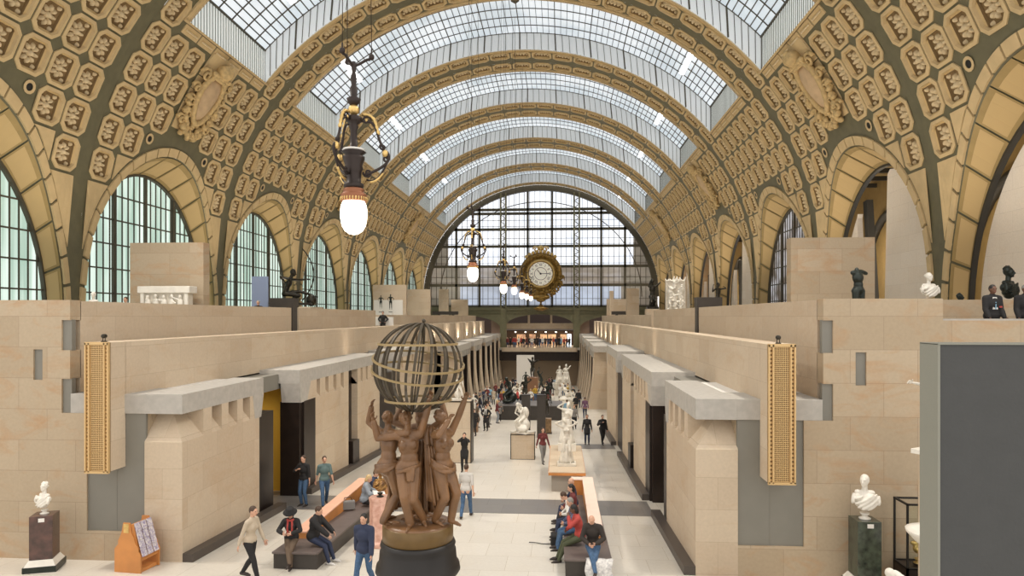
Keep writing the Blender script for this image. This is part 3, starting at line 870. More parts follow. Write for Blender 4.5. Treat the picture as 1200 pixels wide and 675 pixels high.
    p=MB(); sloped(p,s,XF+.3,XF+.6,30.55,32.05,zt=ZB); sloped(p,s,XF-.12,XF+.35,30.9,31.9,h=1.25); struct(p.build('trim_bronze_slot',M['bronze_panel']))
    plinth(s,25.2,36.1)
    # --- third pavilion
    pavilion(s,side,40.0,47.5,[(41,41.5),(42.5,43),(44,44.5),(45.5,46)],1.7,hooknear=True,hookfar=True,cs0=39.2,cs1=48)
    p=MB(); sloped(p,s,XF+.10,XF+1.6,36.0,40.1,zt=ZK); struct(p.build('trim_bronze_jamb',M['bronze_panel']))
    plinth(s,40,48)
    # inner walls closing the openings
    w=MB(); w.box((s*7.25,21.25,-2.7),(s*7.98,24.95,-2.15)); struct(w.build('beam_lintel',M['greypanel']))
    w=MB(); 
    w.box((s*11.5,22,-8),(s*11.8,26,-2.2)); w.box((s*7.26,25.75,-8),(s*11.8,25.95,-2.2)); w.box((s*9.5,21.8,-8),(s*11.8,22.1,-2.2))
    struct(w.build('wall_room_yellow',M['yellow'] ))
    w=MB(); w.box((s*(XF+.95),22.3,-8),(s*(XF+1.25),22.6,-2.2)); w.box((s*7.98,YF+.44,-2.3),(s*9.45,52,-2.1)); 
    struct(w.build('wall_room_white',M['white']))
    # --- far pavilion with curved dark openings between stone piers
    FT,FB,FK=-2.8,-3.35,-4.0
    yy=[(65,67.6),(71.4,73.4),(76.6,78.6),(82.2,84.4),(88.4,90.6),(94.8,97),(101,103.4),(107.6,111)]
    for i,(a,b) in enumerate(yy):
        w=MB(); n=8
        for k in range(n):
            t0=k/n; t1=(k+1)/n
            def fl(t): return .55*max(0,1-t*1.15)**2.2
            za=lambda t,y:(FZ(y)-.1)+(FB-FZ(y)+.1)*t
            w.hexa([(s*(XF-fl(t0)),a,za(t0,a)),(s*(XF+2.4),a,za(t0,a)),(s*(XF+2.4),b,za(t0,b)),(s*(XF-fl(t0)),b,za(t0,b)),
                    (s*(XF-fl(t1)),a,za(t1,a)),(s*(XF+2.4),a,za(t1,a)),(s*(XF+2.4),b,za(t1,b)),(s*(XF-fl(t1)),b,za(t1,b))])
        struct(w.build('wall_far_'+side,M['stone_pale']))
        if i:
            p=MB(); sloped(p,s,XF+.04,XF+2.3,a-.25,a-.02,zt=FB-.5); struct(p.build('trim_bronze_jamb',M['bronze_panel']))
    for (a,b) in ((64.6,73.7),(76.2,84.8),(88,97.4),(100.6,103.8),(107.2,111.2)):
        c=MB(); c.box((s*(XF-.06),a,FB-.05),(s*(XF+2.6),b,FT))
        y=a+1
        while y<b-1: 
            c.box((s*(XF-.08),y,FK),(s*(XF+.6),y+.45,FB)); y+=1.15
        struct(c.build('trim_cornice',M['cornice']))
    p=MB(); sloped(p,s,XF+.35,XF+2.3,67.4,108.6,zt=FB-.3); struct(p.build('trim_shade_box_far',M['bronze_panel']))  # dark box behind the far openings in place of their shade
    # far fin wall and far terrace wall
    w=MB(); w.box((s*8.5,58,FT-.5),(s*9.0,106,-.72))
    for k in range(6): w.box((s*8.36,60+k*7.6,FT-.4),(s*8.52,64+k*7.6,-.76))
    struct(w.build('wall_fin_far_'+side,M['stone_pale']))
    w=MB(); w.box((s*9.6,48.5,-3.4),(s*10.1,104,.1)); struct(w.build('wall_terrace_far_'+side,M['stone_pale']))
    w=MB(); w.box((s*9.5,47.9,-9),(s*10.2,65.2,-2.8)); w.box((s*8.2,65.0,-9),(s*16,65.4,-2.8)); struct(w.build('wall_court_'+side,M['stone_pale']))
# right upper wall set back beyond the rebates, with the lower parapet where the attendants stand
w=MB(); w.box((12.2,19.4,-1.0),(22,19.8,.45)); w.box((12.0,YF+.38,-1.0),(12.25,19.6,.42)); struct(w.build('wall_upper_right',M['stone']))
w=MB(); w.box((12.2,YF+.02,-.12),(22,YF+.34,-.06)); struct(w.build('trim_coping',M['cornice']))
# end balcony
b=MB(); b.box((-6.0,108.6,-5.65),(6.0,108.95,-5.0)); struct(b.build('wall_balcony',M['stone_pale']))
b=MB(); b.box((-6.4,108.95,-7.1),(6.4,110.5,-5.42)); struct(b.build('beam_balcony',M['bronze_panel']))
b=MB(); b.box((-20,111.3,-12),(20,111.6,-5.5)); struct(b.build('wall_under_balcony',mat('dim_stone',(.36,.28,.20),.8)))
# closing walls of the hall outside the aisles
b=MB(); 
for s in (-1,1): b.box((s*19.2,110.9,-8),(s*27,111.2,12)); b.box((s*8.9,105.8,-10),(s*20,106.2,-.9))
struct(b.build('wall_end_sides',M['stone']))
# ------------------------------------------------------------------ figures
def fuse(mb,voxel,smooth=2,name='tmp'):
    """fuse overlapping closed shapes into one continuous skin"""
    me=mb.mesh(name); o=bpy.data.objects.new(name,me); COL.objects.link(o)
    r=o.modifiers.new('r','REMESH'); r.mode='VOXEL'; r.voxel_size=voxel
    if smooth:
        s=o.modifiers.new('s','SMOOTH'); s.factor=.5; s.iterations=smooth
    dg=bpy.context.evaluated_depsgraph_get(); ev=o.evaluated_get(dg)
    m=ev.to_mesh(); v=[tuple(x.co) for x in m.vertices]; f=[tuple(p.vertices) for p in m.polygons]
    ev.to_mesh_clear(); bpy.data.objects.remove(o,do_unlink=True); bpy.data.meshes.remove(me)
    return v,f
def skin_obj(name,mb,voxel,mat_,parent=None,smooth=2,extra=None):
    v,f=fuse(mb,voxel,smooth)
    out=MB(); out.v=list(v); out.f=list(f); out.m=[0]*len(f); out.sm=[True]*len(f)
    if extra is not None:
        n=len(out.v); out.v+=extra.v; out.f+=[tuple(i+n for i in q) for q in extra.f]; out.m+=[0]*len(extra.f); out.sm+=[True]*len(extra.f)
    return out.build(name,mat_,parent,fix=False)
def cap(mb,p0,p1,r0,r1=None,n=10):
    p0=Vector(p0); p1=Vector(p1); r1=r0 if r1 is None else r1
    d=p1-p0; L=d.length
    if L<1e-5: mb.ell(p0,r0,n,6); return
    d.normalize(); pts=[];rs=[]
    for a in (-1,-.85,-.5): pts.append(p0+d*r0*a); rs.append(r0*sqrt(1-a*a)+1e-4)
    for t in (0,.33,.67,1): pts.append(p0+d*L*t); rs.append(r0+(r1-r0)*t)
    for a in (.5,.85,1): pts.append(p1+d*r1*a); rs.append(r1*sqrt(1-a*a)+1e-4)
    mb.tube(pts,rs,n)
def limb(mb,pts,rs,n=10):
    for (a,b,ra,rb) in zip(pts,pts[1:],rs,rs[1:]): cap(mb,a,b,ra,rb,n)
def ik(a,t,l1,l2,pole):
    a=Vector(a); t=Vector(t); d=t-a; L=d.length; mx=(l1+l2)*.999
    if L>mx: t=a+d*(mx/L); d=t-a; L=mx
    if L<abs(l1-l2)+.02: L=abs(l1-l2)+.02
    dn=d.normalized(); x=(l1*l1-l2*l2+L*L)/(2*L); h=sqrt(max(0,l1*l1-x*x))
    p=Vector(pole); p=(p-dn*p.dot(dn))
    if p.length<1e-4: p=dn.orthogonal()
    p.normalize(); return a+dn*x+p*h, t
def rotm(pitch=0,roll=0,yaw=0):   # pitch forward (towards +Y), roll to the right, yaw turning left
    return Matrix.Rotation(yaw,3,'Z')@Matrix.Rotation(roll,3,'Y')@Matrix.Rotation(-pitch,3,'X')
def joints(p):
    k=p.get('k',1.0); J={}
    pel=Vector(p.get('pel',(0,0,.93)))*1.0
    Rt=rotm(p.get('lean',0),p.get('side',0),p.get('twist',0)); Rp=rotm(p.get('plean',0),p.get('pside',0),p.get('ptwist',0))
    J['pel']=pel; J['Rt']=Rt; J['Rp']=Rp
    waist=pel+Rp@Vector((0,0,.12*k)); J['waist']=waist
    J['chest']=waist+Rt@Vector((0,.01,.22*k)); J['neck']=waist+Rt@Vector((0,0,.42*k))
    Rh=Rt@rotm(p.get('hp',0),p.get('hr',0),p.get('hy',0)); J['Rh']=Rh
    J['head']=J['neck']+Rt@Vector((0,0,.055*k))+Rh@Vector((0,.015*k,.125*k))
    for s,n in ((-1,'L'),(1,'R')):
        sh=waist+Rt@Vector((s*.175*k*p.get('shw',1),0,.365*k)); J['sh'+n]=sh
        hand=Vector(p.get('hand'+n,tuple(sh+Vector((s*.08,.02,-.56*k)))))
        J['el'+n],J['wr'+n]=ik(sh,hand,.285*k,.255*k,p.get('pole'+n,(s*.4,-1,-.3)))
        hp=pel+Rp@Vector((s*.095*k,0,-.02)); J['hip'+n]=hp
        foot=Vector(p.get('foot'+n,(s*.11,0,.08)))
        J['kn'+n],J['an'+n]=ik(hp,foot,.435*k,.42*k,p.get('kpole'+n,(0,1,.05)))
        J['toe'+n]=Vector(p.get('toe'+n,(s*.06,1,-.12)))   # direction
    return J
def hand_mesh(w,d,nrm,k,side,curl=.5):
    """palm with five separate fingers; w wrist, d direction, nrm palm normal"""
    m=MB(); d=Vector(d).normalized(); nrm=Vector(nrm); nrm=(nrm-d*nrm.dot(d)); 
    if nrm.length<1e-3: nrm=d.orthogonal()
    nrm.normalize(); x=d.cross(nrm)*side
    Rm=Matrix((x,d,nrm)).transposed()
    m.ell(Vector(w)+d*.05*k,(.04*k,.055*k,.017*k),8,6,rot=Rm)
    for i,(ox,L) in enumerate(((-.030,.062),(-.010,.076),(.011,.080),(.031,.070))):
        p=Vector(w)+d*.088*k+x*ox*k; q=p; a=curl*.5
        pts=[p]
        for seg in (.45,.32,.23):
            dirn=d*cos(a)+nrm*sin(a); q=q+dirn*L*seg*k; pts.append(q); a+=curl
        m.tube(pts,[.0095*k,.009*k,.008*k,.006*k],6)
    p=Vector(w)+d*.03*k+x*.036*k
    q=p+(d*.6+x*.75+nrm*.3).normalized()*.038*k; r=q+(d*.9+x*.2+nrm*.4).normalized()*.030*k
    m.tube([p,q,r],[.012*k,.0105*k,.008*k],6)
    return m
def body_prims(J,k,female=False,mb=None,g=0.0,legs=True,arms=True,torso=True,headp=True,feet=True,thin=1.0,arm_frac=1.0,leg_frac=1.0,hem=False):
    """g = extra thickness (for clothes)"""
    mb=mb or MB(); V=Vector; Rt,Rp=J['Rt'],J['Rp']
    if torso:
        hipw=.165 if female else .155
        if hem: cap(mb,J['pel']+Rp@V((-.055*k,-.01*k,.035*k)),J['pel']+Rp@V((.055*k,-.01*k,.035*k)),(.118+g)*k,None,14)
        else: mb.ell(J['pel']+Rp@V((0,-.01*k,.02*k)),((hipw+g)*k,(.115+g)*k,(.125+g)*k),14,9,rot=Rp)
        for s in (() if hem else (-1,1)): mb.ell(J['pel']+Rp@V((s*.07*k,-.055*k,-.02*k)),((.085+g)*k,(.085+g)*k,(.095+g)*k),10,7,rot=Rp)
        mb.ell(J['waist']+Rt@V((0,0,.03*k)),(((.115 if female else .13)+g)*k*thin,(.09+g)*k*thin,.15*k),14,9,rot=Rt)
        mb.ell(J['chest'],(((.14 if female else .16)+g)*k,(.105+g)*k,(.165+g)*k),14,9,rot=Rt)
        cap(mb,J['shL'].lerp(J['shR'],.12),J['shL'].lerp(J['shR'],.88),(.062+g)*k)
        cap(mb,J['chest']+Rt@V((0,-.01,.1*k)),J['neck'],(.085+g)*k,(.055+g)*k)
        if female:
            for s in (-1,1): mb.ell(J['chest']+Rt@V((s*.065*k,.085*k,.01*k)),((.052+g)*k,(.05+g*.5)*k,(.055+g)*k),10,7,rot=Rt)
    if headp:
        Rh=J['Rh']; h=J['head']
        cap(mb,J['neck'],h-Rh@V((0,.01*k,.05*k)),.054*k,.05*k)
        mb.ell(h,(.074*k,.092*k,.108*k),14,10,rot=Rh)
        mb.ell(h+Rh@V((0,.035*k,-.062*k)),(.052*k,.055*k,.055*k),10,7,rot=Rh)      # jaw
        mb.ell(h+Rh@V((0,.075*k,-.095*k)),(.022*k,.02*k,.018*k),8,6,rot=Rh)        # chin
        cap(mb,h+Rh@V((0,.088*k,.012*k)),h+Rh@V((0,.112*k,-.03*k)),.011*k,.016*k,8) # nose
        cap(mb,h+Rh@V((-.04*k,.078*k,.028*k)),h+Rh@V((.04*k,.078*k,.028*k)),.014*k,None,8) # brow
        cap(mb,h+Rh@V((-.018*k,.088*k,-.058*k)),h+Rh@V((.018*k,.088*k,-.058*k)),.0105*k,None,8) # lips
        for s in (-1,1): mb.ell(h+Rh@V((s*.076*k,-.005*k,-.005*k)),(.012*k,.02*k,.032*k),8,6,rot=Rh)
    for n,s in (('L',-1),('R',1)):
        if arms:
            sh,el,wr=J['sh'+n],J['el'+n],J['wr'+n]; f=.86 if female else 1
            cap(mb,sh,sh.lerp(el,.35),(.052*f+g)*k,(.047*f+g)*k); cap(mb,sh.lerp(el,.35),el,(.047*f+g)*k,(.036*f+g)*k)
            if arm_frac>.5:
                w2=el.lerp(wr,(arm_frac-.5)*2); cap(mb,el,el.lerp(w2,.3),(.037*f+g)*k,(.04*f+g)*k); cap(mb,el.lerp(w2,.3),w2,(.04*f+g)*k,(.024+g)*k if arm_frac>.95 else (.032+g)*k)
        if legs:
            hp,kn,an=J['hip'+n],J['kn'+n],J['an'+n]
            cap(mb,hp,hp.lerp(kn,.5),(.090+g)*k,(.073+g)*k); cap(mb,hp.lerp(kn,.5),kn,(.073+g)*k,(.052+g)*k)
            a2=kn.lerp(an,leg_frac)
            back=(Vector((0,-1,0))*.012*k)
            cap(mb,kn,kn.lerp(a2,.32)+back,(.052+g)*k,(.054+g)*k); cap(mb,kn.lerp(a2,.32)+back,a2,(.054+g)*k,(.033+g*1.3)*k)
        if feet:
            an=J['an'+n]; t=J['toe'+n].normalized()
            cap(mb,an+Vector((0,0,-.035*k))-t*.03*k,an+t*.11*k+Vector((0,0,-.03*k)),.034*k,.03*k); cap(mb,an+t*.11*k+Vector((0,0,-.035*k)),an+t*.175*k+Vector((0,0,-.04*k)),.03*k,.02*k)
    return mb
def add_hands(J,k,curl=.5,palm=None):
    ex=MB()
    for n,s in (('L',-1),('R',1)):
        wr=J['wr'+n]; d=J.get('hd'+n) or (wr-J['el'+n]); 
        pn=(palm or {}).get(n) or (J['pel']+Vector((0,.2,.2))-wr)
        h=hand_mesh(wr,d,pn,k,s,curl)
        b=len(ex.v); ex.v+=h.v; ex.f+=[tuple(i+b for i in q) for q in h.f]; ex.m+=h.m; ex.sm+=h.sm
    return ex
def hair_prims(J,k,style='short'):
    m=MB(); h=J['head']; Rh=J['Rh']; V=Vector
    m.ell(h+Rh@V((0,-.018*k,.022*k)),(.083*k,.096*k,.103*k),14,9,rot=Rh)
    if style in('long','bob'):
        m.ell(h+Rh@V((0,-.045*k,-.06*k)),(.085*k,.065*k,.11*k),12,8,rot=Rh)
        if style=='long': cap(m,h+Rh@V((0,-.07*k,-.08*k)),h+Rh@V((0,-.09*k,-.25*k)),.07*k,.05*k)
    if style=='bun': m.ell(h+Rh@V((0,-.115*k,.04*k)),.045*k,10,7)
    if style=='curly':
        for i in range(26):
            a=random.random()*2*pi; e=random.uniform(-.2,1.3)
            m.ell(h+Rh@V((.085*k*cos(a)*cos(e),-.03*k+.09*k*sin(a)*cos(e)*(.8),.03*k+.1*k*sin(e))),.026*k,7,5)
    return m
SKIN=[mat('skin_light',(.62,.36,.25),.5),mat('skin_tan',(.45,.24,.15),.5),mat('skin_brown',(.16,.075,.045),.5)]
def cl(name,c,r=.85,**kw): return mat(name,c,r,**kw)
C_={ 'black':cl('black_cloth',(.018,.017,.018)),'navy':cl('navy_cloth',(.03,.04,.08)),'jeans':cl('blue_denim',(.07,.14,.26),noise=.3,nscale=20),'grey':cl('grey_cloth',(.22,.21,.20)),
 'brown':cl('brown_cloth',(.13,.09,.06)),'red':cl('red_wool',(.42,.06,.05)),'green':cl('olive_cloth',(.075,.085,.045)),'white':cl('white_cloth',(.72,.70,.66)),'ltblue':cl('light_blue_cloth',(.22,.40,.55)),
 'purple':cl('purple_cloth',(.16,.08,.14)),'teal':cl('teal_cloth',(.11,.17,.17)),'beige':cl('beige_cloth',(.50,.42,.32)),'darkred':cl('maroon_cloth',(.14,.03,.03)),'greyblue':cl('grey_blue_cloth',(.26,.29,.33)),
 'yellow':cl('mustard_cloth',(.5,.33,.05)),'dkbrown':cl('dark_brown_shirt',(.035,.028,.024)),'pale':cl('pale_shirt',(.55,.53,.50))}
HAIR={'black':mat('black_hair',(.012,.01,.009),.5),'brown':mat('brown_hair',(.06,.032,.018),.5),'blond':mat('blond_hair',(.55,.40,.20),.5),'white':mat('white_hair',(.70,.66,.58),.5),'grey':mat('grey_hair',(.25,.24,.22),.5)}
M['eye']=mat('eye',(.015,.012,.01),.3); M['lip']=mat('lip',(.35,.12,.10),.5); M['leather']=mat('dark_leather',(.03,.02,.016),.4); M['soleshoe']=mat('pale_shoe',(.6,.58,.55),.6)
def person(loc,rz,pose,label,top='black',trousers='jeans',hair='brown',hstyle='short',skin=0,female=False,vox=.018,shoe=None,coat=None,sleeve=1.0,group=None,g=.016,detail=True,bald=False,k=1.0,name='person',hat=False,scarf=None):
    e=empty(name,loc,rz,label,'person',group)
    pose=dict(pose); pose['k']=k; J=joints(pose)
    body=body_prims(J,k,female); ex=add_hands(J,k,pose.get('curl',.5)) if detail else None
    if not detail:
        for n in 'LR': 
            wr=J['wr'+n]; d=(wr-J['el'+n]).normalized(); body.ell(wr+d*.06*k,(.03*k,.045*k,.045*k),8,6)
    skin_obj('body',body,vox,SKIN[skin],e,1,ex)
    t=MB(); body_prims(J,k,female,t,g,legs=False,headp=False,feet=False,arm_frac=sleeve,hem=not coat)
    if pose.get('seated') is None:
        pass
    if coat:   # length of a coat below the hips
        for s in (-1,1): cap(t,J['pel'],J['pel'].lerp(J['kn'+('L' if s<0 else 'R')],coat)+Vector((0,0,0)),(.155)*k,(.14)*k)
    skin_obj('coat' if coat else 'top',t,max(vox,.016),C_[top],e,2)
    t=MB(); body_prims(J,k,female,t,.013,torso=False,arms=False,headp=False,feet=False); t.ell(J['pel']+Vector((0,-.01,.0)),(.172*k,.128*k,.12*k),12,8,rot=J['Rp'])
    skin_obj('trousers',t,max(vox,.016),C_[trousers],e,2)
    if not bald: skin_obj('hair',hair_prims(J,k,hstyle),max(.012,vox*.8),HAIR[hair],e,1)
    for n in 'LR':
        m=MB(); an=J['an'+n]; tt=J['toe'+n].normalized()
        cap(m,an+Vector((0,0,-.035*k))-tt*.035*k,an+tt*.12*k+Vector((0,0,-.035*k)),.046*k,.042*k,8); cap(m,an+tt*.11*k+Vector((0,0,-.04*k)),an+tt*.18*k+Vector((0,0,-.045*k)),.042*k,.03*k,8)
        m.build('shoe',shoe or M['leather'],e,fix=False)
    if detail:
        for s in (-1,1): MB().ell(J['head']+J['Rh']@Vector((s*.031*k,.083*k,.008*k)),.0095*k,8,6).build('eye',M['eye'],e,fix=False)
        m=MB(); h=J['head']; cap(m,h+J['Rh']@Vector((-.02*k,.094*k,-.058*k)),h+J['Rh']@Vector((.02*k,.094*k,-.058*k)),.0065*k,None,6); m.build('mouth',M['lip'],e,fix=False)
    if hat:
        m=MB(); Rh=J['Rh']; h=J['head']+Rh@Vector((0,0,.055*k)); b=len(m.v)
        m.lathe([(.001,.0),(.17,-.012),(.175,.0),(.10,.012),(.098,.10),(.08,.125),(.001,.118)],(0,0,0),20)
        m.v=[tuple(h+Rh@Vector(q)) for q in m.v]; m.build('hat',C_['black'],e)
    if scarf:
        m=MB(); cc=J['neck']; m.tube([cc+J['Rt']@Vector((.075*cos(a),.02+.075*sin(a),.0)) for a in [2*pi*i/14 for i in range(14)]],.03,8,closed=True)
        for s in (-1,1): m.tube([cc+J['Rt']@Vector((s*.05,.09,-.02)),cc+J['Rt']@Vector((s*.06,.135,-.2)),cc+J['Rt']@Vector((s*.05,.15,-.36))],.026,8)
        m.build('scarf',C_[scarf],e)
    e['_j']=0; del e['_j']
    return e,J
# poses (origin between the feet on the floor, facing +Y)
def stand(sway=0,step=0,arms='down',lean=.03,hy=0,hp=0,fx=.10):
    p=dict(pel=(sway*.03,0,.93),lean=lean,hy=hy,hp=hp,footL=(-fx,-step*.28,.08+ (.03 if step else 0)),footR=(fx,step*.28,.08),pside=sway*.06)
    if step: p['pel']=(0,0,.905)
    if arms=='down': p.update(handL=(-.27,.04-step*-.16,.86),handR=(.27,.04+step*-.16,.86))
    if arms=='fold': p.update(handL=(.02,.24,1.18),handR=(-.02,.25,1.12),poleL=(-1,-.2,-.8),poleR=(1,-.2,-.8))
    if arms=='camera': p.update(handL=(-.06,.22,1.58),handR=(.06,.22,1.58),poleL=(-1,0,-1),poleR=(1,0,-1))
    if arms=='bag': p.update(handL=(-.27,.04,.86),handR=(.12,.2,1.3),poleR=(1,-.3,-.6))
    if arms=='phone': p.update(handL=(-.05,.28,1.22),handR=(.24,.1,.9),poleL=(-.8,-.5,-.8))
    if arms=='back': p.update(handL=(-.05,-.17,.98),handR=(.05,-.19,.98),poleL=(-1,-.5,0),poleR=(1,-.5,0))
    if arms=='hips': p.update(handL=(-.2,.06,1.02),handR=(.2,.06,1.02),poleL=(-1,-.6,0),poleR=(1,-.6,0))
    return p
def sit(h=.45,lean=.12,hp=.2,hy=0,kx=.13,fwd=.42,hands='lap',cross=False,foot=.0):
    z=h+.155
    p=dict(pel=(0,0,z),lean=lean,hp=hp,hy=hy,plean=.0,seated=1,footL=(-kx,fwd+foot,.08),footR=(kx,fwd,.08),kpoleL=(0,.6,1),kpoleR=(0,.6,1))
    if cross: p.update(footR=(-.12,fwd+.14,.22),footL=(-.1,fwd-.05,.08),kpoleR=(.1,.6,1))
    if hands=='lap': p.update(handL=(-.10,.30,z+.13),handR=(.08,.32,z+.12),poleL=(-1,-.4,-.5),poleR=(1,-.4,-.5))
    if hands=='knee': p.update(handL=(-.14,.46,z+.12),handR=(.1,.44,z+.1),poleL=(-1,-.3,-.3),poleR=(1,-.3,-.3))
    if hands=='face': p.update(handL=(-.06,.22+lean*.4,z+.5),handR=(.08,.32,z+.15),poleL=(-.6,.3,-1),poleR=(1,-.4,-.5))
    if hands=='read': p.update(handL=(-.12,.36,z+.24),handR=(.12,.36,z+.24),poleL=(-1,-.3,-.6),poleR=(1,-.3,-.6))
    return p

def drape(top,bot,folds=8,amp=.04,nu=40,nv=14,out=(0,0,0),thick=.02,ph=0):
    """hanging cloth between two poly-lines"""
    m=MB(); m.smooth=True
    def ev(pl,t):
        n=len(pl)-1; i=min(int(t*n),n-1); f=t*n-i; return Vector(pl[i]).lerp(Vector(pl[i+1]),f)
    rows=[]
    for j in range(nv+1):
        v=j/nv; row=[]
        for i in range(nu+1):
            u=i/nu; a=ev(top,u); b=ev(bot,u); p=a.lerp(b,v)
            t=(ev(top,min(1,u+.05)).lerp(ev(bot,min(1,u+.05)),v)-ev(top,max(0,u-.05)).lerp(ev(bot,max(0,u-.05)),v)).normalized()
            nrm=t.cross((b-a).normalized()); 
            row.append(m.vert(p+nrm*amp*(.35+.65*v)*sin(u*folds*2*pi+ph+1.2*sin(v*3))))
        rows.append(row)
    for a,b in zip(rows,rows[1:]):
        for i in range(nu): m.face((a[i],a[i+1],b[i+1],b[i]))
    return m,thick
def build_drape(name,mat_,parent,*a,**k):
    m,t=drape(*a,**k); o=m.build(name,mat_,parent,fix=False); s=o.modifiers.new('s','SOLIDIFY'); s.thickness=t; s.offset=0
    return o

def bez3(a,b,off):
    m=(a+b)/2+off; return [a*(1-t)**2+m*2*t*(1-t)+b*t*t for t in [i/8 for i in range(9)]]
# sculpted bust: head, neck, shoulders with drapery on a turned foot
def bust(loc,rz,k,mat_,label,name='marble_bust',cat='bust',draped=True,hy=.3,female=True,hstyle='bun',foot=True,group=None,vox=.014):
    e=empty(name,loc,rz,label,cat,group)
    J=joints(dict(k=k,hy=hy,pel=(0,0,-.26*k)))   # shoulders just above origin
    zb=.10*k
    off=Vector((0,0,zb+.26*k-0*k))-Vector((0,0,J['waist'].z+.15*k-0))
    for q in ('pel','waist','chest','neck','head','shL','shR','elL','elR','wrL','wrR'): J[q]=J[q]+off
    hs=1.14; J['head']=J['neck']+(J['head']-J['neck'])*hs
    m=MB(); body_prims(J,k*hs,female,m,0,legs=False,arms=False,feet=False,torso=False)
    Rt=J['Rt']; m.ell(J['chest'],(.15*k,.11*k,.15*k),14,9); cap(m,J['shL'].lerp(J['shR'],.08),J['shL'].lerp(J['shR'],.92),.06*k); cap(m,J['chest']+Vector((0,0,.1*k)),J['neck'],.08*k,.054*k)
    if female:
        for s in (-1,1): m.ell(J['chest']+Vector((s*.065*k,.085*k,-.02*k)),.052*k,10,7)
    hp=hair_prims(J,k*hs,hstyle); 
    skin_obj('head_and_shoulders',m,vox*k,mat_,e,1)
    skin_obj('hair',hp,vox*k,mat_,e,1)
    if draped:
        c=J['chest']; d=MB(); rnd=random.Random(int(loc[0]*100)); V=Vector
        d.ell(c+V((0,0,.03*k)),(.27*k,.14*k,.14*k),14,9); d.ell(c+V((0,.01,-.09*k)),(.21*k,.13*k,.11*k),12,8); d.ell(c+V((0,.01,-.17*k)),(.13*k,.10*k,.08*k),12,8)
        for (a,b,r) in (((-.17,.06,.14),(.12,.13,-.16),.030),((-.12,.09,.13),(.15,.11,-.08),.028),((-.19,.05,.06),(.06,.13,-.2),.032),((.17,.05,.14),(.19,.06,-.08),.034),((-.2,.02,.0),(-.02,.12,-.2),.03),((.05,.11,.10),(.17,.08,.04),.026),((-.2,0,.1),(-.19,.04,-.1),.035)):
            d.tube(bez3(c+V((a[0]*1.35,a[1]+.02,a[2]))*k,c+V((b[0]*1.35,b[1]+.02,b[2]))*k,V((0,.05,-.05))*k),[r*k*(.8+.5*sin(pi*i/8)) for i in range(9)],8)
        for j in range(0):
            pass
        for j in range(0):
            z=-.16+.07*j; r0=.20+.012*(4-j)
            pts=[c+Vector((r0*k*cos(a),.62*r0*k*sin(a)+.02*k,(z+.05*cos(a+j))*k)) for a in [2*pi*i/20 for i in range(20)]]
            d.tube(pts,[(.038+.012*sin(3*i+j))*k for i in range(20)],8,closed=True)
        skin_obj('drapery',d,vox*k*1.1,mat_,e,1)
    if foot: MB().lathe([(.12*k,0),(.125*k,.02*k),(.10*k,.035*k),(.06*k,.05*k),(.055*k,.07*k),(.09*k,.11*k),(.10*k,.14*k)],(0,0,0),24).build('socle',mat_,e)
    return e
# ------------------------------------------------------------------ bronze-brown group carrying a celestial sphere
FC=Vector((.75,11.5,-3.5))
root=empty('statue_group',FC,0,'brown sculpture of four women holding up a ribbed celestial globe on round base','statue')
def sphere_cage():
    c=Vector((0,0,2.63)); Rg=.78
    tilt=Matrix.Rotation(.10,3,'Y')@Matrix.Rotation(-.12,3,'X')
    def ring(mb,axis,rad,off,w,t,n=64,rot=tilt):
        ax=(rot@Vector(axis)).normalized(); u=ax.orthogonal().normalized(); v=ax.cross(u); rr=sqrt(max(0,rad*rad-off*off))
        for k in range(n):
            a=2*pi*k/n; b=2*pi*(k+1)/n
            def P(a,r,o): return c+ax*(off+o)+(u*cos(a)+v*sin(a))*(rr+r)
            mb.hexa([P(a,-t,-w),P(a,-t,w),P(b,-t,w),P(b,-t,-w),P(a,0,-w),P(a,0,w),P(b,0,w),P(b,0,-w)])
    for i in range(9):
        m=MB(); a=pi*i/9+.12; ring(m,(cos(a),sin(a),0),Rg-.02,0,.021,.03); m.build('meridian_band',M['cage_dark'],root,fix=False)
    for off,w,t,ax in ((.40,.018,.03,(0,0,1)),(-.55,.018,.03,(0,0,1))):
        m=MB(); ring(m,ax,Rg+.012,off,w,t,rot=Matrix.Identity(3)@Matrix.Rotation(.0,3,'X')); m.build('parallel_ring',M['cage_ring'],root,fix=False)
    for off,ang in ((.10,.13),(-.10,.13)):
        m=MB(); ring(m,(sin(ang),-.05,cos(ang)),Rg+.015,off,.016,.03,rot=Matrix.Identity(3)@Matrix.Rotation(.10,3,'X')); m.build('zodiac_ring',M['cage_ring'],root,fix=False)
    m=MB(); m.tube([c+tilt@Vector((0,0,-Rg-.02)),c+tilt@Vector((0,0,Rg+.03))],.014,8); m.ell(c+tilt@Vector((0,0,Rg+.02)),.035,10,6); m.build('axis_rod',M['cage_dark'],root,fix=False)
M['cage_dark']=mat('globe_band',(.075,.058,.036),.5,metal=.2,noise=.2,nscale=6); M['cage_ring']=mat('globe_ring',(.34,.25,.12),.45,metal=.3)
sphere_cage()
def woman(name,ang,r,face,pose,k=1.11,hstyle='curly',hairm=None):
    """figure standing at angle ang / radius r round the base, facing direction face"""
    p=dict(pose); p['k']=k; J=joints(p)
    L=Vector((r*cos(ang),r*sin(ang),0)); Rz=Matrix.Rotation(face,3,'Z')
    def tr(o): o.location=L; o.rotation_euler=(0,0,face); return o
    body=body_prims(J,k,True,None,.021); ex=add_hands(J,k,p.get('curl',.35),p.get('palm'))
    b=tr(skin_obj(name,body,.0125,M['terra'],root,1,ex))
    h=tr(skin_obj('hair',hair_prims(J,k,hstyle),.012,M['terra'],root,1)); h.parent=b; h.location=(0,0,0); h.rotation_euler=(0,0,0)
    return b,J
T=pi
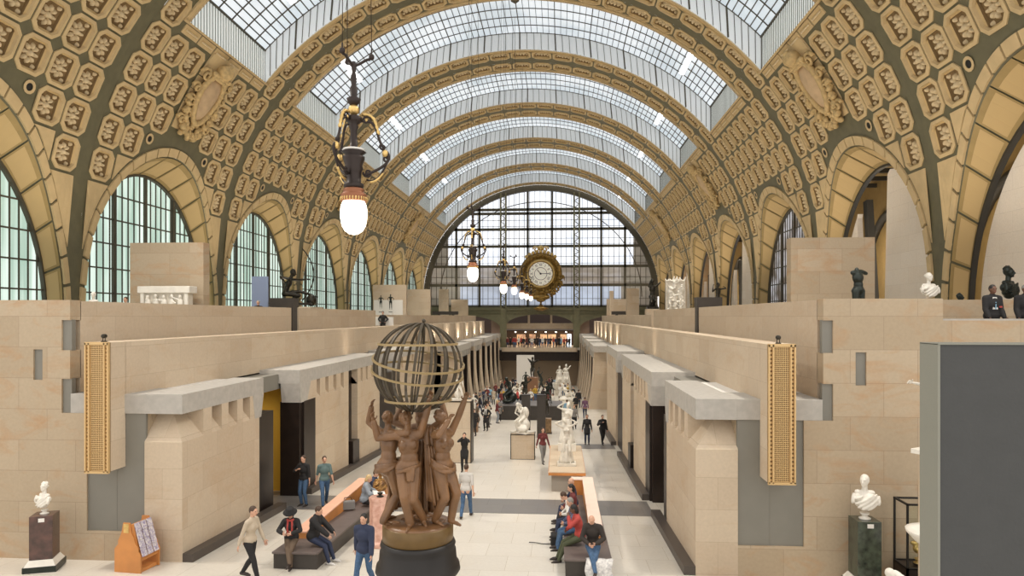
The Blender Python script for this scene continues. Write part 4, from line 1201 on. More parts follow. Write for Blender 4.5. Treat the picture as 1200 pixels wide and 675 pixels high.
# front figure, facing the viewer, weight on her right leg, face lifted
f1,J1=woman('figure_front',-pi/2-.25,.29,pi,dict(pel=(.03,0,.98),lean=-.06,side=.05,pside=-.10,hp=-.35,hr=.25,footR=(-.02,.10,.085),footL=(-.20,-.08,.11),toeL=(-.5,.8,-.4),toeR=(.1,1,-.2),kpoleL=(.3,1,0),
   handR=(.60,.06,1.74),poleR=(.2,-.1,-1),handL=(-.34,.0,2.16),poleL=(-.6,.3,-.6),twist=.12))
f2,J2=woman('figure_left',pi+.25,.50,-.75,dict(pel=(0,0,.97),lean=.05,pside=.10,side=-.10,footL=(-.14,.06,.085),footR=(.10,-.16,.10),toeR=(.4,1,-.5),hp=-.1,hy=.5,
   handL=(-.34,-.12,1.93),poleL=(-1,-.3,-.3),handR=(.30,.2,1.75),poleR=(1,-.2,-.2)),hstyle='bun')
f3,J3=woman('figure_right',-.30,.47,-2.15,dict(pel=(0,0,.98),lean=-.03,side=-.05,pside=.08,footL=(-.10,.10,.085),footR=(.08,-.10,.09),hp=-.25,hy=.3,
   handL=(-.34,.26,2.2),poleL=(-.7,.6,-.6),handR=(.16,.26,1.78),poleR=(.8,.2,-.6)),hstyle='curly')
f4,J4=woman('figure_back',pi/2+.1,.45,-.1,dict(pel=(0,0,.97),lean=.02,footL=(-.10,.08,.085),footR=(.12,-.06,.09),hp=-.2,
   handR=(.36,.1,1.95),poleR=(1,-.2,0),handL=(-.40,.1,1.85),poleL=(-1,-.2,0)),hstyle='long')
# draperies
m=MB(); hb=J1['head']
for i in range(9): m.ell(hb+J1['Rh']@Vector((.075*cos(i*.7),-.05+.03*sin(i*2),.085+.03*sin(i*.7))),.045,8,6)
m.tube([hb+J1['Rh']@Vector((.09*cos(a),.085*sin(a)-.01,.055)) for a in [2*pi*i/18 for i in range(18)]],.014,6,closed=True)
skin_obj('hair_knot',m,.012,M['terra'],f1,1)
m=MB()
for j in range(3): m.tube([Vector((.03+.20*cos(a),.19*sin(a),1.0-.02*j-.06*cos(a)*1.0)) for a in [2*pi*i/24 for i in range(24)]],[.016+.006*sin(i) for i in range(24)],7,closed=True)
for k in range(5): m.tube([Vector((-.10+.03*k,.17,1.0)),Vector((-.09+.025*k,.19,.80-.02*(k%2)))],[.02,.012],6)
skin_obj('loin_cloth',m,.012,M['terra'],f1,1)
def dr(name,top,bot,**k): return build_drape(name,M['terra'],root,top,bot,**k)
dr('drapery',[(.14,-.16,1.62),(.25,-.05,1.66),(.30,.12,1.5)],[(.20,-.24,.42),(.42,-.14,.36),(.50,.10,.5)],folds=4,amp=.035,thick=.03)
dr('drapery',[(.20,-.22,1.35),(.32,-.16,1.30)],[(.30,-.26,.36),(.50,-.18,.30)],folds=3,amp=.03,thick=.03,ph=1)
for (cx,cy,z,rx,ry,sl) in ((.45,-.14,1.06,.21,.21,-.07),(-.49,-.13,1.04,.215,.20,.05)):
    m=MB()
    for j in range(4):
        pts=[Vector((cx+rx*.93*cos(a)*(1+.02*j),cy+ry*sin(a)*(1+.02*j),z-.028*j-.02+sl*cos(a)+.02*sin(2*a+j*.7))) for a in [2*pi*i/26 for i in range(26)]]
        m.tube(pts,[.024+.008*sin(4*i*2*pi/26+j*2) for i in range(26)],7,closed=True)
    skin_obj('hip_cloth',m,.013,M['terra'],root,1)
dr('drapery',[(.46,-.22,.98),(.52,-.05,1.0),(.46,.1,.98)],[(.47,-.20,.30),(.56,-.04,.34),(.5,.12,.4)],folds=3,amp=.03,thick=.03)
dr('drapery',[(-.52,-.10,.98),(-.46,.10,.98),(-.30,.16,.95)],[(-.42,-.10,.2),(-.36,.12,.2),(-.22,.2,.25)],folds=3,amp=.03,thick=.03)
dr('drapery',[(-.10,.1,1.35),(.12,.12,1.4),(.3,.2,1.3)],[(-.15,.12,.1),(.1,.06,.12),(.35,.2,.15)],folds=5,amp=.05,thick=.03)
# little ground of rocks and the round base
m=MB()
m.lathe([(.001,.02),(.50,.02),(.575,-.01),(.585,-.05)],(0,0,0),48)
for i in range(14):
    a=random.random()*6.28; r=random.uniform(.1,.42); m.ell((r*cos(a),r*sin(a),.02),(random.uniform(.06,.13),random.uniform(.05,.1),random.uniform(.02,.05)),9,6)
m.build('ground',M['terra'],root)
MB().lathe([(.575,0),(.60,-.02),(.60,-.26),(.575,-.28)],(0,0,-.02),64).build('plinth_band',mat('brown_gold_band',(.16,.095,.03),.4,metal=.2,noise=.2,nscale=5),root)
MB().lathe([(.56,-.28),(.62,-.31),(.64,-.36),(.62,-.42),(.645,-.47),(.66,-.66),(.70,-.70),(.72,-.80),(.68,-.86),(.60,-.92),(.56,-1.1),(.56,-2.3),(.68,-2.4),(.70,-2.56)],(0,0,0),64).build('pedestal',mat('black_lacquered_plinth',(.010,.008,.0075),.5),root)
# ------------------------------------------------------------------ great lamps hanging on the axis
def spiral(c,u,v,r,turns,t0,n=26,r1=.2):
    return [c+(u*cos(t0+turns*2*pi*i/n)+v*sin(t0+turns*2*pi*i/n))*r*(1-(1-r1)*i/n) for i in range(n+1)]
def bez(p0,p1,p2,p3,n=12):
    p0,p1,p2,p3=map(Vector,(p0,p1,p2,p3)); return [p0*(1-t)**3+p1*3*t*(1-t)**2+p2*3*t*t*(1-t)+p3*t**3 for t in [i/n for i in range(n+1)]]
lamp=empty('hanging_lamp',(0,10.3,1.55),0,'nearest ornate black and gilt hanging lamp with glowing egg-shaped globe','hanging lamp','hanging lamps along the nave')
lk=[]
def lp(n,mb,m,fix=True): o=mb.build(n,m,lamp,fix=fix); lk.append(o); return o
lp('globe',MB().lathe([(.001,-.30),(.07,-.285),(.135,-.24),(.18,-.16),(.20,-.05),(.205,.05),(.195,.14),(.17,.20),(.16,.22)],n=28),M['globe'])
lp('collar',MB().lathe([(.16,.21),(.20,.22),(.21,.25),(.19,.28),(.205,.31),(.18,.33),(.15,.36),(.17,.39),(.13,.42)],n=28),mat('copper_collar',(.30,.12,.06),.4,metal=.5))
m=MB()
for i in range(28): m.ell((.20*cos(2*pi*i/28),.20*sin(2*pi*i/28),.25),(.015,.015,.03),6,4)
lp('beading',m,M['gold'])
lp('urn',MB().lathe([(.12,.40),(.155,.44),(.15,.48),(.11,.50),(.115,.66),(.145,.72),(.13,.76),(.165,.86),(.17,.90),(.12,.92),(.19,.97),(.13,1.01),(.06,1.04),(.05,1.3),(.075,1.36),(.06,1.40),(.12,1.44),(.13,1.50),(.06,1.54)],n=24),M['lampiron'])
lp('rim',MB().lathe([(.15,.985),(.175,1.0),(.16,1.02)],n=20),M['white'])
lp('orb',MB().ell((0,0,1.62),.085,14,9),M['gold'])
lp('stem',MB().lathe([(.05,1.69),(.09,1.73),(.11,1.79),(.05,1.82),(.06,1.95),(.035,2.0),(.05,2.1),(.03,2.2),(.045,2.3),(.03,2.36)],n=16),M['lampiron'])
for k in range(3):
    a=2*pi*k/3+.25; u=Vector((cos(a),sin(a),0)); z=Vector((0,0,1))
    m=MB(); m.tube(bez(u*.08+z*1.45,u*.42+z*1.52,u*.30+z*1.22,u*.46+z*1.05),.022,7); m.tube(spiral(u*.19+z*1.47,u,z,.07,1.2,0),.016,6)
    m.tube(spiral(u*.44+z*1.07,u,z,.05,1.1,2),.018,6)
    m.tube(bez(u*.50+z*1.0,u*.62+z*.85,u*.38+z*.70,u*.14+z*.62),.022,7); m.tube(spiral(u*.50+z*.88,u,z,.055,1.2,1),.018,6); m.tube(spiral(u*.21+z*.66,u,z,.07,1.2,3),.018,6)
    m.tube(bez(u*.52+z*.86,u*.40+z*.60,u*.35+z*.52,u*.2+z*.55),.015,6)
    arm=lp('scroll_arm',m,M['lampiron'])
    g=MB(); g.ell(u*.475+z*.97,(.05,.05,.06),10,7); g.tube([p+z*.035 for p in bez(u*.12+z*1.52,u*.34+z*1.56,u*.32+z*1.36,u*.38+z*1.22)],[.02+.012*(i%2) for i in range(13)],6); g.tube(bez(u*.44+z*.66,u*.36+z*.55,u*.3+z*.52,u*.24+z*.52,8),.02,6); g.ell(u*.19+z*1.47,.03,8,6)
    lp('gilt_leaf',g,M['gold'])
m=MB()
for a in (.15,.15+2*pi/3,.15+4*pi/3):
    u=Vector((cos(a),sin(a),0)); z=Vector((0,0,1))
    m.tube(bez(z*2.3,u*.12+z*2.32,u*.18+z*2.42,u*.25+z*2.40,8),.022,7); m.ell(u*.27+z*2.44,(.045,.045,.05),8,6); m.tube([u*.27+z*2.44,u*.27+z*2.56],.012,6)
lp('crown_hook',m,M['lampiron'])
m=MB()
for a in (.15,.15+2*pi/3,.15+4*pi/3):
    m.tube([(.27*cos(a),.27*sin(a),2.55),(.10*cos(a),.10*sin(a),19.2)],.006,5)
lp('cable',m,M['lampiron'])
_l=bpy.data.lights.new('lamp_glow','POINT'); 
lampl=[(10.3,1.55),(24.8,1.55),(38.6,1.58),(47.8,1.8),(57.6,1.77),(66,1.9),(76,2.0)]
for i,(y,z) in enumerate(lampl):
    if i: 
        o=lamp.copy(); COL.objects.link(o)
        for kd in lk:
            c=kd.copy(); COL.objects.link(c); c.parent=o
        o.location=(0,y,z)
    else: o=lamp
    o['label']='ornate black and gilt hanging lamp with glowing globe, %s from the viewer'%['nearest and largest','second','third','fourth','fifth','sixth','seventh and farthest'][i]
    if i>0: o.rotation_euler=(0,0,.3*i)

# ------------------------------------------------------------------ great clock
clk=empty('clock',(.22,109.0,6.75),0,'large round gilded clock with white dial hanging before the glazed end wall','clock')
def cp(n,mb,m,fix=True): return mb.build(n,m,clk,fix=fix)
cp('case',MB().lathe([(.1,1.0),(3.2,1.0),(3.35,.6),(3.4,-.1),(3.1,-.45),(2.75,-.35),(2.55,-.1),(2.35,-.05),(2.2,-.5),(1.95,-.62),(1.85,-.45),(1.9,-.3)],n=48,axis='y',cap=False),M['oldgold'])
m=MB()
for i in range(40):
    a=2*pi*i/40; m.ell((2.95*cos(a),-.45,2.95*sin(a)),(.16,.12,.16),7,5)
cp('bead_ring',m,M['oldgold'])
m=MB(); m.lathe([(2.2,-.5),(2.28,-.62),(2.05,-.66),(1.95,-.5)],n=48,axis='y',cap=False); cp('inner_rim',m,M['gold'])
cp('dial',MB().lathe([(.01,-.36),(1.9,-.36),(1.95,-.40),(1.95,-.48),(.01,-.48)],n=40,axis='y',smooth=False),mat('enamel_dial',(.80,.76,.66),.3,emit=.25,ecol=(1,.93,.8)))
M['num']=mat('dial_black',(.03,.03,.035),.4)
m=MB()
def glyph(m,s,a):
    """roman numeral s laid out at clock angle a"""
    w={'I':.09,'V':.20,'X':.20}; tot=sum(w[c] for c in s)+.04*(len(s)-1); x=-tot/2
    R2=Matrix.Rotation(a,3,'Y')
    def P(px,pz): return R2@Vector((px,-.52,1.45+pz))
    for c in s:
        if c=='I': m.bar(P(x+.045,-.2),P(x+.045,.2),.05,.02,up=(0,1,0))
        if c=='V': m.bar(P(x,.2),P(x+.1,-.2),.05,.02,up=(0,1,0)); m.bar(P(x+.2,.2),P(x+.1,-.2),.03,.02,up=(0,1,0))
        if c=='X': m.bar(P(x,.2),P(x+.2,-.2),.05,.02,up=(0,1,0)); m.bar(P(x+.2,.2),P(x,-.2),.03,.02,up=(0,1,0))
        x+=w[c]+.04
for i,s_ in enumerate(['XII','I','II','III','IIII','V','VI','VII','VIII','IX','X','XI']): glyph(m,s_,2*pi*i/12)
cp('numerals',m,M['num'],fix=False)
m=MB(); 
for k in range(40):
    a=2*pi*k/40; b=2*pi*(k+1)/40; m.bar((.98*sin(a),-.52,.98*cos(a)),(.98*sin(b),-.52,.98*cos(b)),.07,.02,up=(0,1,0))
for k in range(12):
    a=2*pi*(k+.5)/12; m.ell((1.75*sin(a),-.5,1.75*cos(a)),(.07,.03,.07),8,5)
cp('chapter_ring',m,M['num'],fix=False)
m=MB(); m.bar((0,-.58,0),(-.55,-.58,.62),.11,.03,up=(0,1,0)); m.ell((0,-.6,0),(.16,.05,.16),12,6); cp('hour_hand',m,M['num'])
m=MB(); m.bar((-.2,-.61,0),(1.35,-.61,.05),.08,.03,up=(0,1,0)); cp('minute_hand',m,M['num'])
rnd=random.Random(5)
m=MB()
for i in range(70):
    t=rnd.random(); a=pi*(1.12+.76*t); rr=rnd.uniform(2.7,4.1)-.9*abs(t-.5)
    m.ell((rr*cos(a),-.3+rnd.uniform(-.3,.3),rr*sin(a)),(rnd.uniform(.12,.3),.2,rnd.uniform(.12,.3)),7,5)
for s in (-1,1):
    for (x,z,r) in ((2.9,-1.9,.6),(2.1,-3.0,.55),(1.1,-3.5,.5),(3.3,-.6,.4)): m.tube(spiral(Vector((s*x,-.4,z)),Vector((s,0,0)),Vector((0,0,1)),r,1.3,0),.12,6)
    for k in range(5): m.tube([(s*(2.3+.35*k),-.3,-2.6+.5*k),(s*(2.35+.35*k),-.35,-3.3+.55*k)],[.13,.04],6)
m.ell((0,-.2,-3.7),(1.5,.5,.5),14,8); m.ell((0,-.2,-4.2),(.7,.4,.3),12,7); cp('foliage_bracket',m,M['oldgold'])
m=MB()
for i in range(9):
    a=pi*(.28+.44*i/8); m.ell((3.55*cos(a),-.2,3.55*sin(a)),(.3,.3,.32),8,6)
for s in (-1,1): m.tube(spiral(Vector((s*.75,-.3,3.9)),Vector((s,0,0)),Vector((0,0,1)),.5,1.3,0),.12,6)
m.ell((0,-.2,4.1),(.5,.3,.45),10,7); cp('crest',m,M['gold'])
m=MB(); m.tube([(0,.5,-4.2),(0,.8,-5.6)],.15,8); m.lathe([(.3,-5.9),(.9,-5.7),(1.3,-5.45),(.5,-5.2),(.3,-4.9)],(0,.4,0),20); m.box((-.4,.8,-1.0),(.4,3.0,1.0)); cp('bracket',m,M['oldgold'])

# ------------------------------------------------------------------ gilt grilles on the ends of the fin walls, with small floodlights
for s in (-1,1):
    sd='left' if s<0 else 'right'
    e=empty('ventilation_grille',(s*8.29,16.25,-2.27),0,'tall gilt perforated grille on the end of the %s stone fin wall'%sd,'grille')
    MB().box((-.31,-.03,-1.60),(.31,.0,1.61)).build('backing',M['grilleback'],e)
    m=MB()
    for q in (-.29,-.20,.20,.29): m.box((q-.018,-.10,-1.60),(q+.018,-.02,1.61))
    m.box((-.31,-.10,1.56),(.31,-.02,1.63)); m.box((-.31,-.10,-1.63),(.31,-.02,-1.57))
    m.build('frame',M['grille'],e)
    m=MB()
    for i in range(9): m.box((-.17+.0425*i-.007,-.06,-1.57),(-.17+.0425*i+.007,-.035,1.56))
    for j in range(66): m.box((-.19,-.065,-1.56+j*.0475),(.19,-.035,-1.56+j*.0475+.016))
    for s2 in (-1,1):
        for j in range(33): m.box((s2*.245-.03,-.06,-1.55+j*.095),(s2*.245+.03,-.03,-1.55+j*.095+.05))
    m.build('lattice',M['grille'],e)
    f=empty('floodlight',(s*8.29,16.45,-.65),0,'small black floodlight on top of the %s fin wall above the grille'%sd,'light fitting')
    m=MB(); m.box((-.05,-.05,0),(.05,.05,.03)); m.tube([(-.03,0,.03),(-.03,0,.13)],.010,6); m.tube([(.03,0,.03),(.03,0,.13)],.010,6); m.build('bracket',M['black'],f)
    MB().lathe([(.03,-.06),(.05,-.05),(.055,.04),(.05,.06)],(0,0,.15),12,axis='y').build('lamp_head',M['bronze'],f)

# ------------------------------------------------------------------ benches
def bench(sd,x0,x1,y0,y1,lx0,lx1,ly0,ly1,label,lift=.0,steps=None):
    e=empty('bench',((x0+x1)/2,y0,0),0,label,'bench'); cx=(x0+x1)/2
    m=MB(); 
    m.hexa([(x0-cx+.03,.04,FZ(y0)),(x1-cx-.03,.04,FZ(y0)),(x1-cx-.03,y1-y0,FZ(y1)),(x0-cx+.03,y1-y0,FZ(y1)),(x0-cx+.03,.04,FZ(y0)+.37),(x1-cx-.03,.04,FZ(y0)+.37),(x1-cx-.03,y1-y0,FZ(y1)+.37),(x0-cx+.03,y1-y0,FZ(y1)+.37)])
    m.build('base',M['slate'],e)
    m=MB(); m.hexa([(x0-cx,0,FZ(y0)+.37),(x1-cx,0,FZ(y0)+.37),(x1-cx,y1-y0,FZ(y1)+.37),(x0-cx,y1-y0,FZ(y1)+.37),(x0-cx,0,FZ(y0)+.425),(x1-cx,0,FZ(y0)+.425),(x1-cx,y1-y0,FZ(y1)+.425),(x0-cx,y1-y0,FZ(y1)+.425)])
    m.build('seat',mat('slate_seat',(.14,.11,.10),.5,noise=.15,nscale=3),e,bevel=.01)
    m=MB(); a,b=ly0-y0,ly1-y0; LT=-5.75
    m.box((lx0-cx,a,LT-.9),(lx1-cx,b,LT)); xa,xb=((lx1,x1-.05) if x0<0 else (x0+.3,lx0)); m.box((xa-cx,b-.35,LT-.9),(xb-cx,b,LT))
    m.build('back_ledge',M['wood'],e)
    m=MB(); m.box((lx0-cx-.01,a-.01,LT),(lx1-cx+.01,b+.01,LT+.035)); m.box((xa-cx+.011,b-.36,LT),(xb-cx-.011,b+.01,LT+.035))
    m.build('ledge_top',M['pinkwood'] if x0<0 else M['palepink'],e)
    return e
M['palepink']=mat('pale_pink_top',(.86,.66,.56),.5,noise=.06,nscale=3)
bench('l',-3.96,-2.80,16.47,23.3,-3.90,-3.55,17.7,23.7,'long dark slate bench with orange back ledge before the left gallery wall')
bench('r',3.27,4.42,16.45,23.9,3.97,4.32,18.0,24.4,'long dark slate bench with pale pink ledge on the right of the nave')
# plinth table of the white statues behind the right bench
e=empty('statue_platform',(3.45,26.4,FZ(26.4)),0,'wide wood-edged stone platform under the two white statues','platform')
MB().box((-.60,.1,-.35),(.60,5.6,.62)).build('base',mat('grey_stone_base',(.30,.27,.23),.7),e)
MB().box((-.72,-.02,.64),(.72,5.6,.74)).build('top',M['wood'],e); MB().box((-.70,.0,.74),(.70,5.58,.765)).build('slab',M['stone_pale'],e)
MB().box((.15,-1.4,0),(.85,-.05,.38)).build('step',M['wood'],e); MB().box((.13,-1.42,.38),(.87,-.05,.42)).build('step_top',M['palepink'],e)

# ------------------------------------------------------------------ statues
def statue(name,loc,rz,pose,label,mt,female=True,k=1.0,hstyle='short',base=None,bm=None,basename='base',cat='statue',vox=.02,g=.0,rock=None,robe=None,hat=None,group=None):
    e=empty(name,loc,rz,label,cat,group); p=dict(pose); p['k']=k; J=joints(p)
    bz=0
    if base:
        (w,d,h)=base; MB().box((-w/2,-d/2,0),(w/2,d/2,h)).build(basename,bm or mt,e,bevel=.008); bz=h
    def up(o): o.location=(0,0,bz); return o
    body=body_prims(J,k,female,None,g)
    up(skin_obj('figure',body,vox,mt,e,1,add_hands(J,k,.4)))
    up(skin_obj('hair',hair_prims(J,k,hstyle),vox,mt,e,1))
    if rock:
        m=MB(); rnd=random.Random(4)
        for (c,r) in rock: m.ell(c,r,12,8)
        up(skin_obj('rock',m,vox*1.3,mt,e,1))
    if robe:
        m=MB(); rnd=random.Random(9)
        zt,zb_,rt,rb=robe
        n=40; rings=[]
        for j in range(9):
            t=j/8; r0=rt+(rb-rt)*t; rings.append([m.vert((J['pel'].x*(1-t)+(r0*(1+.10*sin(9*a)*t+.05*sin(4*a)))*cos(a),J['pel'].y*(1-t)+.8*(r0*(1+.10*sin(9*a)*t))*sin(a),zt+(zb_-zt)*t)) for a in [2*pi*i/n for i in range(n)]])
        m.smooth=True
        for A,B_ in zip(rings,rings[1:]):
            for i in range(n): m.face((A[i],A[(i+1)%n],B_[(i+1)%n],B_[i]))
        m.face(rings[0][::-1]); m.face(rings[-1])
        up(m.build('drapery',mt,e,fix=True))
    return e,J
yy=27.7; pz=FZ(26.4)+.765
statue('marble_statue',(3.45,yy,pz),pi,dict(pel=(0,0,.93),lean=.05,side=.08,pside=-.1,handL=(-.20,.0,1.72),handR=(.22,.05,1.68),poleL=(-1,.2,.3),poleR=(1,.2,.3),footL=(-.14,.1,.08),footR=(.12,-.05,.08),hr=.3),'white marble nude with arms wreathed round the head, front of the stone platform',M['marble2'],True,1.06,'curly',(.75,.6,.12),robe=(.75,.0,.16,.30))
statue('marble_statue',(3.5,30.8,pz),pi,dict(pel=(0,0,.93),lean=.0,side=-.1,handL=(-.1,.3,1.3),handR=(.2,.1,1.75),poleR=(1,.2,.3)),'white marble draped woman standing behind the wreathed nude on the platform',M['marble'],True,1.08,'long',(.8,.65,.35),robe=(1.05,.0,.17,.36))
# white crouching couple on a boxy pedestal
e=empty('pedestal',(1.32,34.7,FZ(34.7)),0,'low beige box pedestal with bronze-edged sides under the white crouching group','pedestal')
MB().box((-.60,-.45,0),(.60,.45,1.27)).build('body',M['stone_pale'],e)
m=MB()
for x in (-.6,.6):
    for z in (0,1.27): m.box((x-.02,-.47,max(0,z-.02)),(x+.02,.47,z+.02))
    m.box((x-.02,-.47,0),(x+.02,-.45,1.27))
m.box((-.6,-.47,0),(.6,-.45,.04)); m.box((-.6,-.47,1.25),(.6,-.45,1.29)); m.build('edging',M['bronze'],e)
statue('marble_statue',(1.28,34.7,FZ(34.7)+1.29),pi-.6,sit(.55,.5,.5,0,hands='face',fwd=.3),'white marble crouching figure with bowed head on the boxed pedestal',M['marble'],True,1.1,'long',(1.0,.75,.10),rock=[((0,-.1,.3),(.35,.32,.36)),((-.2,.25,.15),(.3,.25,.2)),((.15,-.3,.6),(.22,.2,.4)),((0,-.25,.9),(.2,.17,.3))])
# two tall dark pillars with small bronzes
for i,(x,y) in enumerate(((1.05,43.2),(2.02,43.3))):
    e=empty('pillar_plinth',(x,y,FZ(y)),0,['tall dark plinth behind the white crouching group, left one of the two','tall dark plinth behind the white crouching group, right one of the two'][i],'plinth')
    MB().box((-.27,-.27,0),(.27,.27,2.66)).build('shaft',M['slate'],e,bevel=.01); MB().box((-.29,-.29,2.66),(.29,.29,2.71)).build('cap',M['bronze_panel'],e)
statue('bronze_statuette',(1.05,43.2,FZ(43.2)+2.71),2.6,dict(stand(0,0,'hips')),'small dark bronze figure on the left tall dark plinth',M['bronze_green'],False,.62,'short',vox=.02)
statue('bronze_statuette',(2.02,43.3,FZ(43.3)+2.71),2.2,dict(pel=(0,0,.93),lean=.5,handL=(-.6,.3,1.5),handR=(.5,-.2,1.9),footL=(-.1,.35,.08),footR=(.12,-.4,.1)),'striding dark bronze with one arm flung back on the right tall dark plinth',M['bronze_green'],False,.8,'short',vox=.02)
# long dark platform across the nave with bronze groups
e=empty('platform',(.86,54.4,FZ(54.4)),0,'long dark slate platform across the middle of the nave','platform')
MB().box((-2.5,-.3,-.3),(2.5,2.8,1.12)).build('base',M['slate'],e); MB().box((-2.55,-.35,1.12),(2.55,2.85,1.18)).build('top',mat('platform_top',(.16,.15,.15),.4),e)
pt=FZ(54.4)+1.18
statue('bronze_statue',(-.85,55.3,pt+.06),2.4,sit(.8,.35,.4,hands='face'),'dark bronze seated thinker-like man at the left end of the slate platform',M['bronze_green'],False,1.5,'short',vox=.035,rock=[((0,-.2,.42),(.5,.45,.44)),((0,.3,.16),(.5,.4,.2))])
statue('bronze_statue',(.35,56.2,pt+.05),3.0,dict(pel=(0,0,.93),lean=.0,handL=(-.4,.1,1.9),handR=(.3,.3,1.3)),'dark bronze man raising one arm on the slate platform',M['bronze'],False,1.35,'short',vox=.035)
statue('bronze_statue',(2.2,55.6,pt+.05),3.4,dict(pel=(0,0,.8),lean=.6,handL=(-.5,.5,1.1),handR=(.55,.0,1.5),footL=(-.2,.5,.08),footR=(.2,-.5,.1)),'dark bronze lunging figure near the right end of the slate platform',M['bronze_green'],False,1.2,'short',vox=.035)
# brown pedestal with a small dark nude
e=empty('pedestal',(2.36,45.4,FZ(45.4)),0,'small brown marble pedestal right of the tall dark plinths','pedestal'); MB().box((-.28,-.28,0),(.28,.28,1.0)).build('block',mat('brown_marble',(.32,.20,.10),.35,noise=.5,nscale=6),e,bevel=.01); MB().box((-.31,-.31,0),(.31,.31,.08)).build('foot',M['slate'],e)
statue('bronze_statuette',(2.36,45.4,FZ(45.4)+1.0),3.0,stand(1,0,'down'),'slender dark bronze nude on the small brown marble pedestal',M['bronze'],True,.72,'bun',vox=.022)
# panel-like pedestal right of the group statue
e=empty('pedestal',(-1.78,33.3,FZ(33.3)),0,'tall beige slab pedestal with dark edging behind the globe statue','pedestal')
MB().box((-.66,-.4,0),(.66,.5,3.0)).build('slab',M['stone_pale'],e)
m=MB()
for x in (-.66,.66): m.box((x-.02,-.42,0),(x+.02,-.395,3.0))
m.box((-.66,-.42,0),(.66,-.395,.04)); m.box((-.66,-.42,2.97),(.66,-.395,3.02)); m.box((.64,-.42,0),(.68,.52,3.02)); m.build('edging',M['bronze'],e)
statue('marble_statue',(-1.78,33.35,FZ(33.3)+3.02),pi+.3,sit(.4,.4,.2,hands='knee'),'small white marble seated figure on top of the tall beige slab pedestal',M['marble'],True,.75,'bun',(.7,.6,.08),vox=.018,rock=[((0,-.05,.2),(.22,.2,.22))])
# white plaster groups farther off
statue('marble_statue',(-2.6,45.8,FZ(45.8)+.95),pi-.4,dict(stand(0,0,'hips')),'small white marble nude on a brown pedestal beside the crowd on the left',M['marble'],True,.8,'bun',vox=.022)
e=empty('pedestal',(-2.6,45.8,FZ(45.8)),0,'brown pedestal beside the crowd on the left under a small white nude','pedestal'); MB().box((-.28,-.28,0),(.28,.28,.95)).build('block',mat('tan_marble',(.30,.17,.09),.4,noise=.3,nscale=5),e)
def reclining(loc,rz,label,k=1.3):
    statue('marble_group',loc,rz,dict(pel=(0,0,.45),lean=-.6,plean=-.5,handL=(-.5,-.3,.9),handR=(.3,.2,1.3),footL=(-.25,.75,.2),footR=(.2,.8,.3),kpoleL=(0,.2,1),kpoleR=(0,.2,1)),label,M['marble'],True,k,'long',(1.8,1.1,1.0),M['marble2'],vox=.035,rock=[((0,-.2,.15),(.7,.6,.3)),((-.3,.3,.1),(.5,.5,.3))],cat='sculpture')
reclining((-1.0,70,FZ(70)),2.2,'large white marble reclining group on the left far down the nave',1.45)
reclining((3.9,62,FZ(62)),4.0,'large white marble reclining group on the right far down the nave',1.5)
statue('bronze_statue',(.2,76,FZ(76)),3.1,dict(pel=(0,0,.93),handL=(-.4,.1,1.9),handR=(.3,.2,1.95)),'tall dark bronze figure with raised arms on a brown base far down the nave',M['bronze'],False,1.6,'short',(1.2,1.2,2.6),mat('redbrown_base',(.25,.13,.07),.5),vox=.045)
statue('marble_statue',(4.0,84,FZ(84)),3.1,dict(pel=(0,0,.93),handL=(-.3,.1,1.9),handR=(.3,.2,1.3)),'slender white statue before the dark end wall on the right',M['marble'],True,1.7,'long',(1.2,1.2,1.6),M['marble2'],vox=.045,robe=(1.4,0,.3,.55))
statue('marble_statue',(3.2,86,FZ(86)),3.3,dict(pel=(0,0,.93),handL=(-.3,.1,1.4),handR=(.3,.2,1.3)),'second slender white statue before the dark end wall, left of its neighbour',M['marble'],True,1.5,'long',(1.2,1.2,1.5),M['marble2'],vox=.045,robe=(1.4,0,.3,.55))
e=empty('display_panel',(-1.3,90,FZ(90)),0,'plain white display panel standing before the far end wall','panel'); MB().box((-1.15,-.1,1.2),(1.15,.1,5.0)).build('board',M['white'],e); MB().box((-1.0,-.3,0),(-.9,.3,1.3)).build('foot',M['slate'],e); MB().box((.9,-.3,0),(1.0,.3,1.3)).build('foot',M['slate'],e)

# ------------------------------------------------------------------ busts and pedestals
def ped(loc,w,h,mt,label,foot=M['marble'],name='pedestal',plinth=True):
    e=empty(name,loc,0,label,'pedestal')
    if plinth:
        MB().box((-w*.72,-w*.72,0),(w*.72,w*.72,.16)).build('plinth',M['bronze_green'],e); 
        m=MB(); a=w*.68; b=w*.52; m.hexa([(-a,-a,.16),(a,-a,.16),(a,a,.16),(-a,a,.16),(-b,-b,.30),(b,-b,.30),(b,b,.30),(-b,b,.30)]); m.build('moulding',foot,e)
        z0=.30
    else: z0=0
    MB().box((-w/2,-w/2,z0),(w/2,w/2,h)).build('shaft',mt,e,bevel=.006)
    MB().box((-w*.1,-w/2-.012,h-.14),(w*.16,-w/2,h-.05)).build('name_plate',M['white'],e)
    return e
M['redmarble']=mat('dark_red_marble',(.045,.028,.025),.25,col2=(.12,.06,.05),nscale=4,coat=.3)
M['greenmarble']=mat('dark_green_marble',(.018,.024,.018),.15,col2=(.06,.08,.055),nscale=7,coat=.4)
M['rosemarble']=mat('pink_marble',(.62,.33,.25),.35,col2=(.78,.50,.40),nscale=9)
fz=FZ(16.05); o_=ped((-9.55,16.05,fz),.50,1.36,M['redmarble'],'dark red marble pedestal with white foot before the left stone wall')
o_.rotation_euler=(0,0,.35)
bust((-9.55,16.05,fz+1.36),pi-.3,.80,M['marble'],'white marble draped bust on the dark red pedestal at far left',hstyle='curly',hy=.3)
fz=FZ(16.2); ped((10.15,16.2,fz),.52,1.60,M['greenmarble'],'tall dark green marble pedestal before the right stone wall')
bust((10.15,16.2,fz+1.60),pi-.25,1.05,M['marble'],'white marble bust of a draped woman on the dark green pedestal at right',hstyle='bun',hy=-.5)
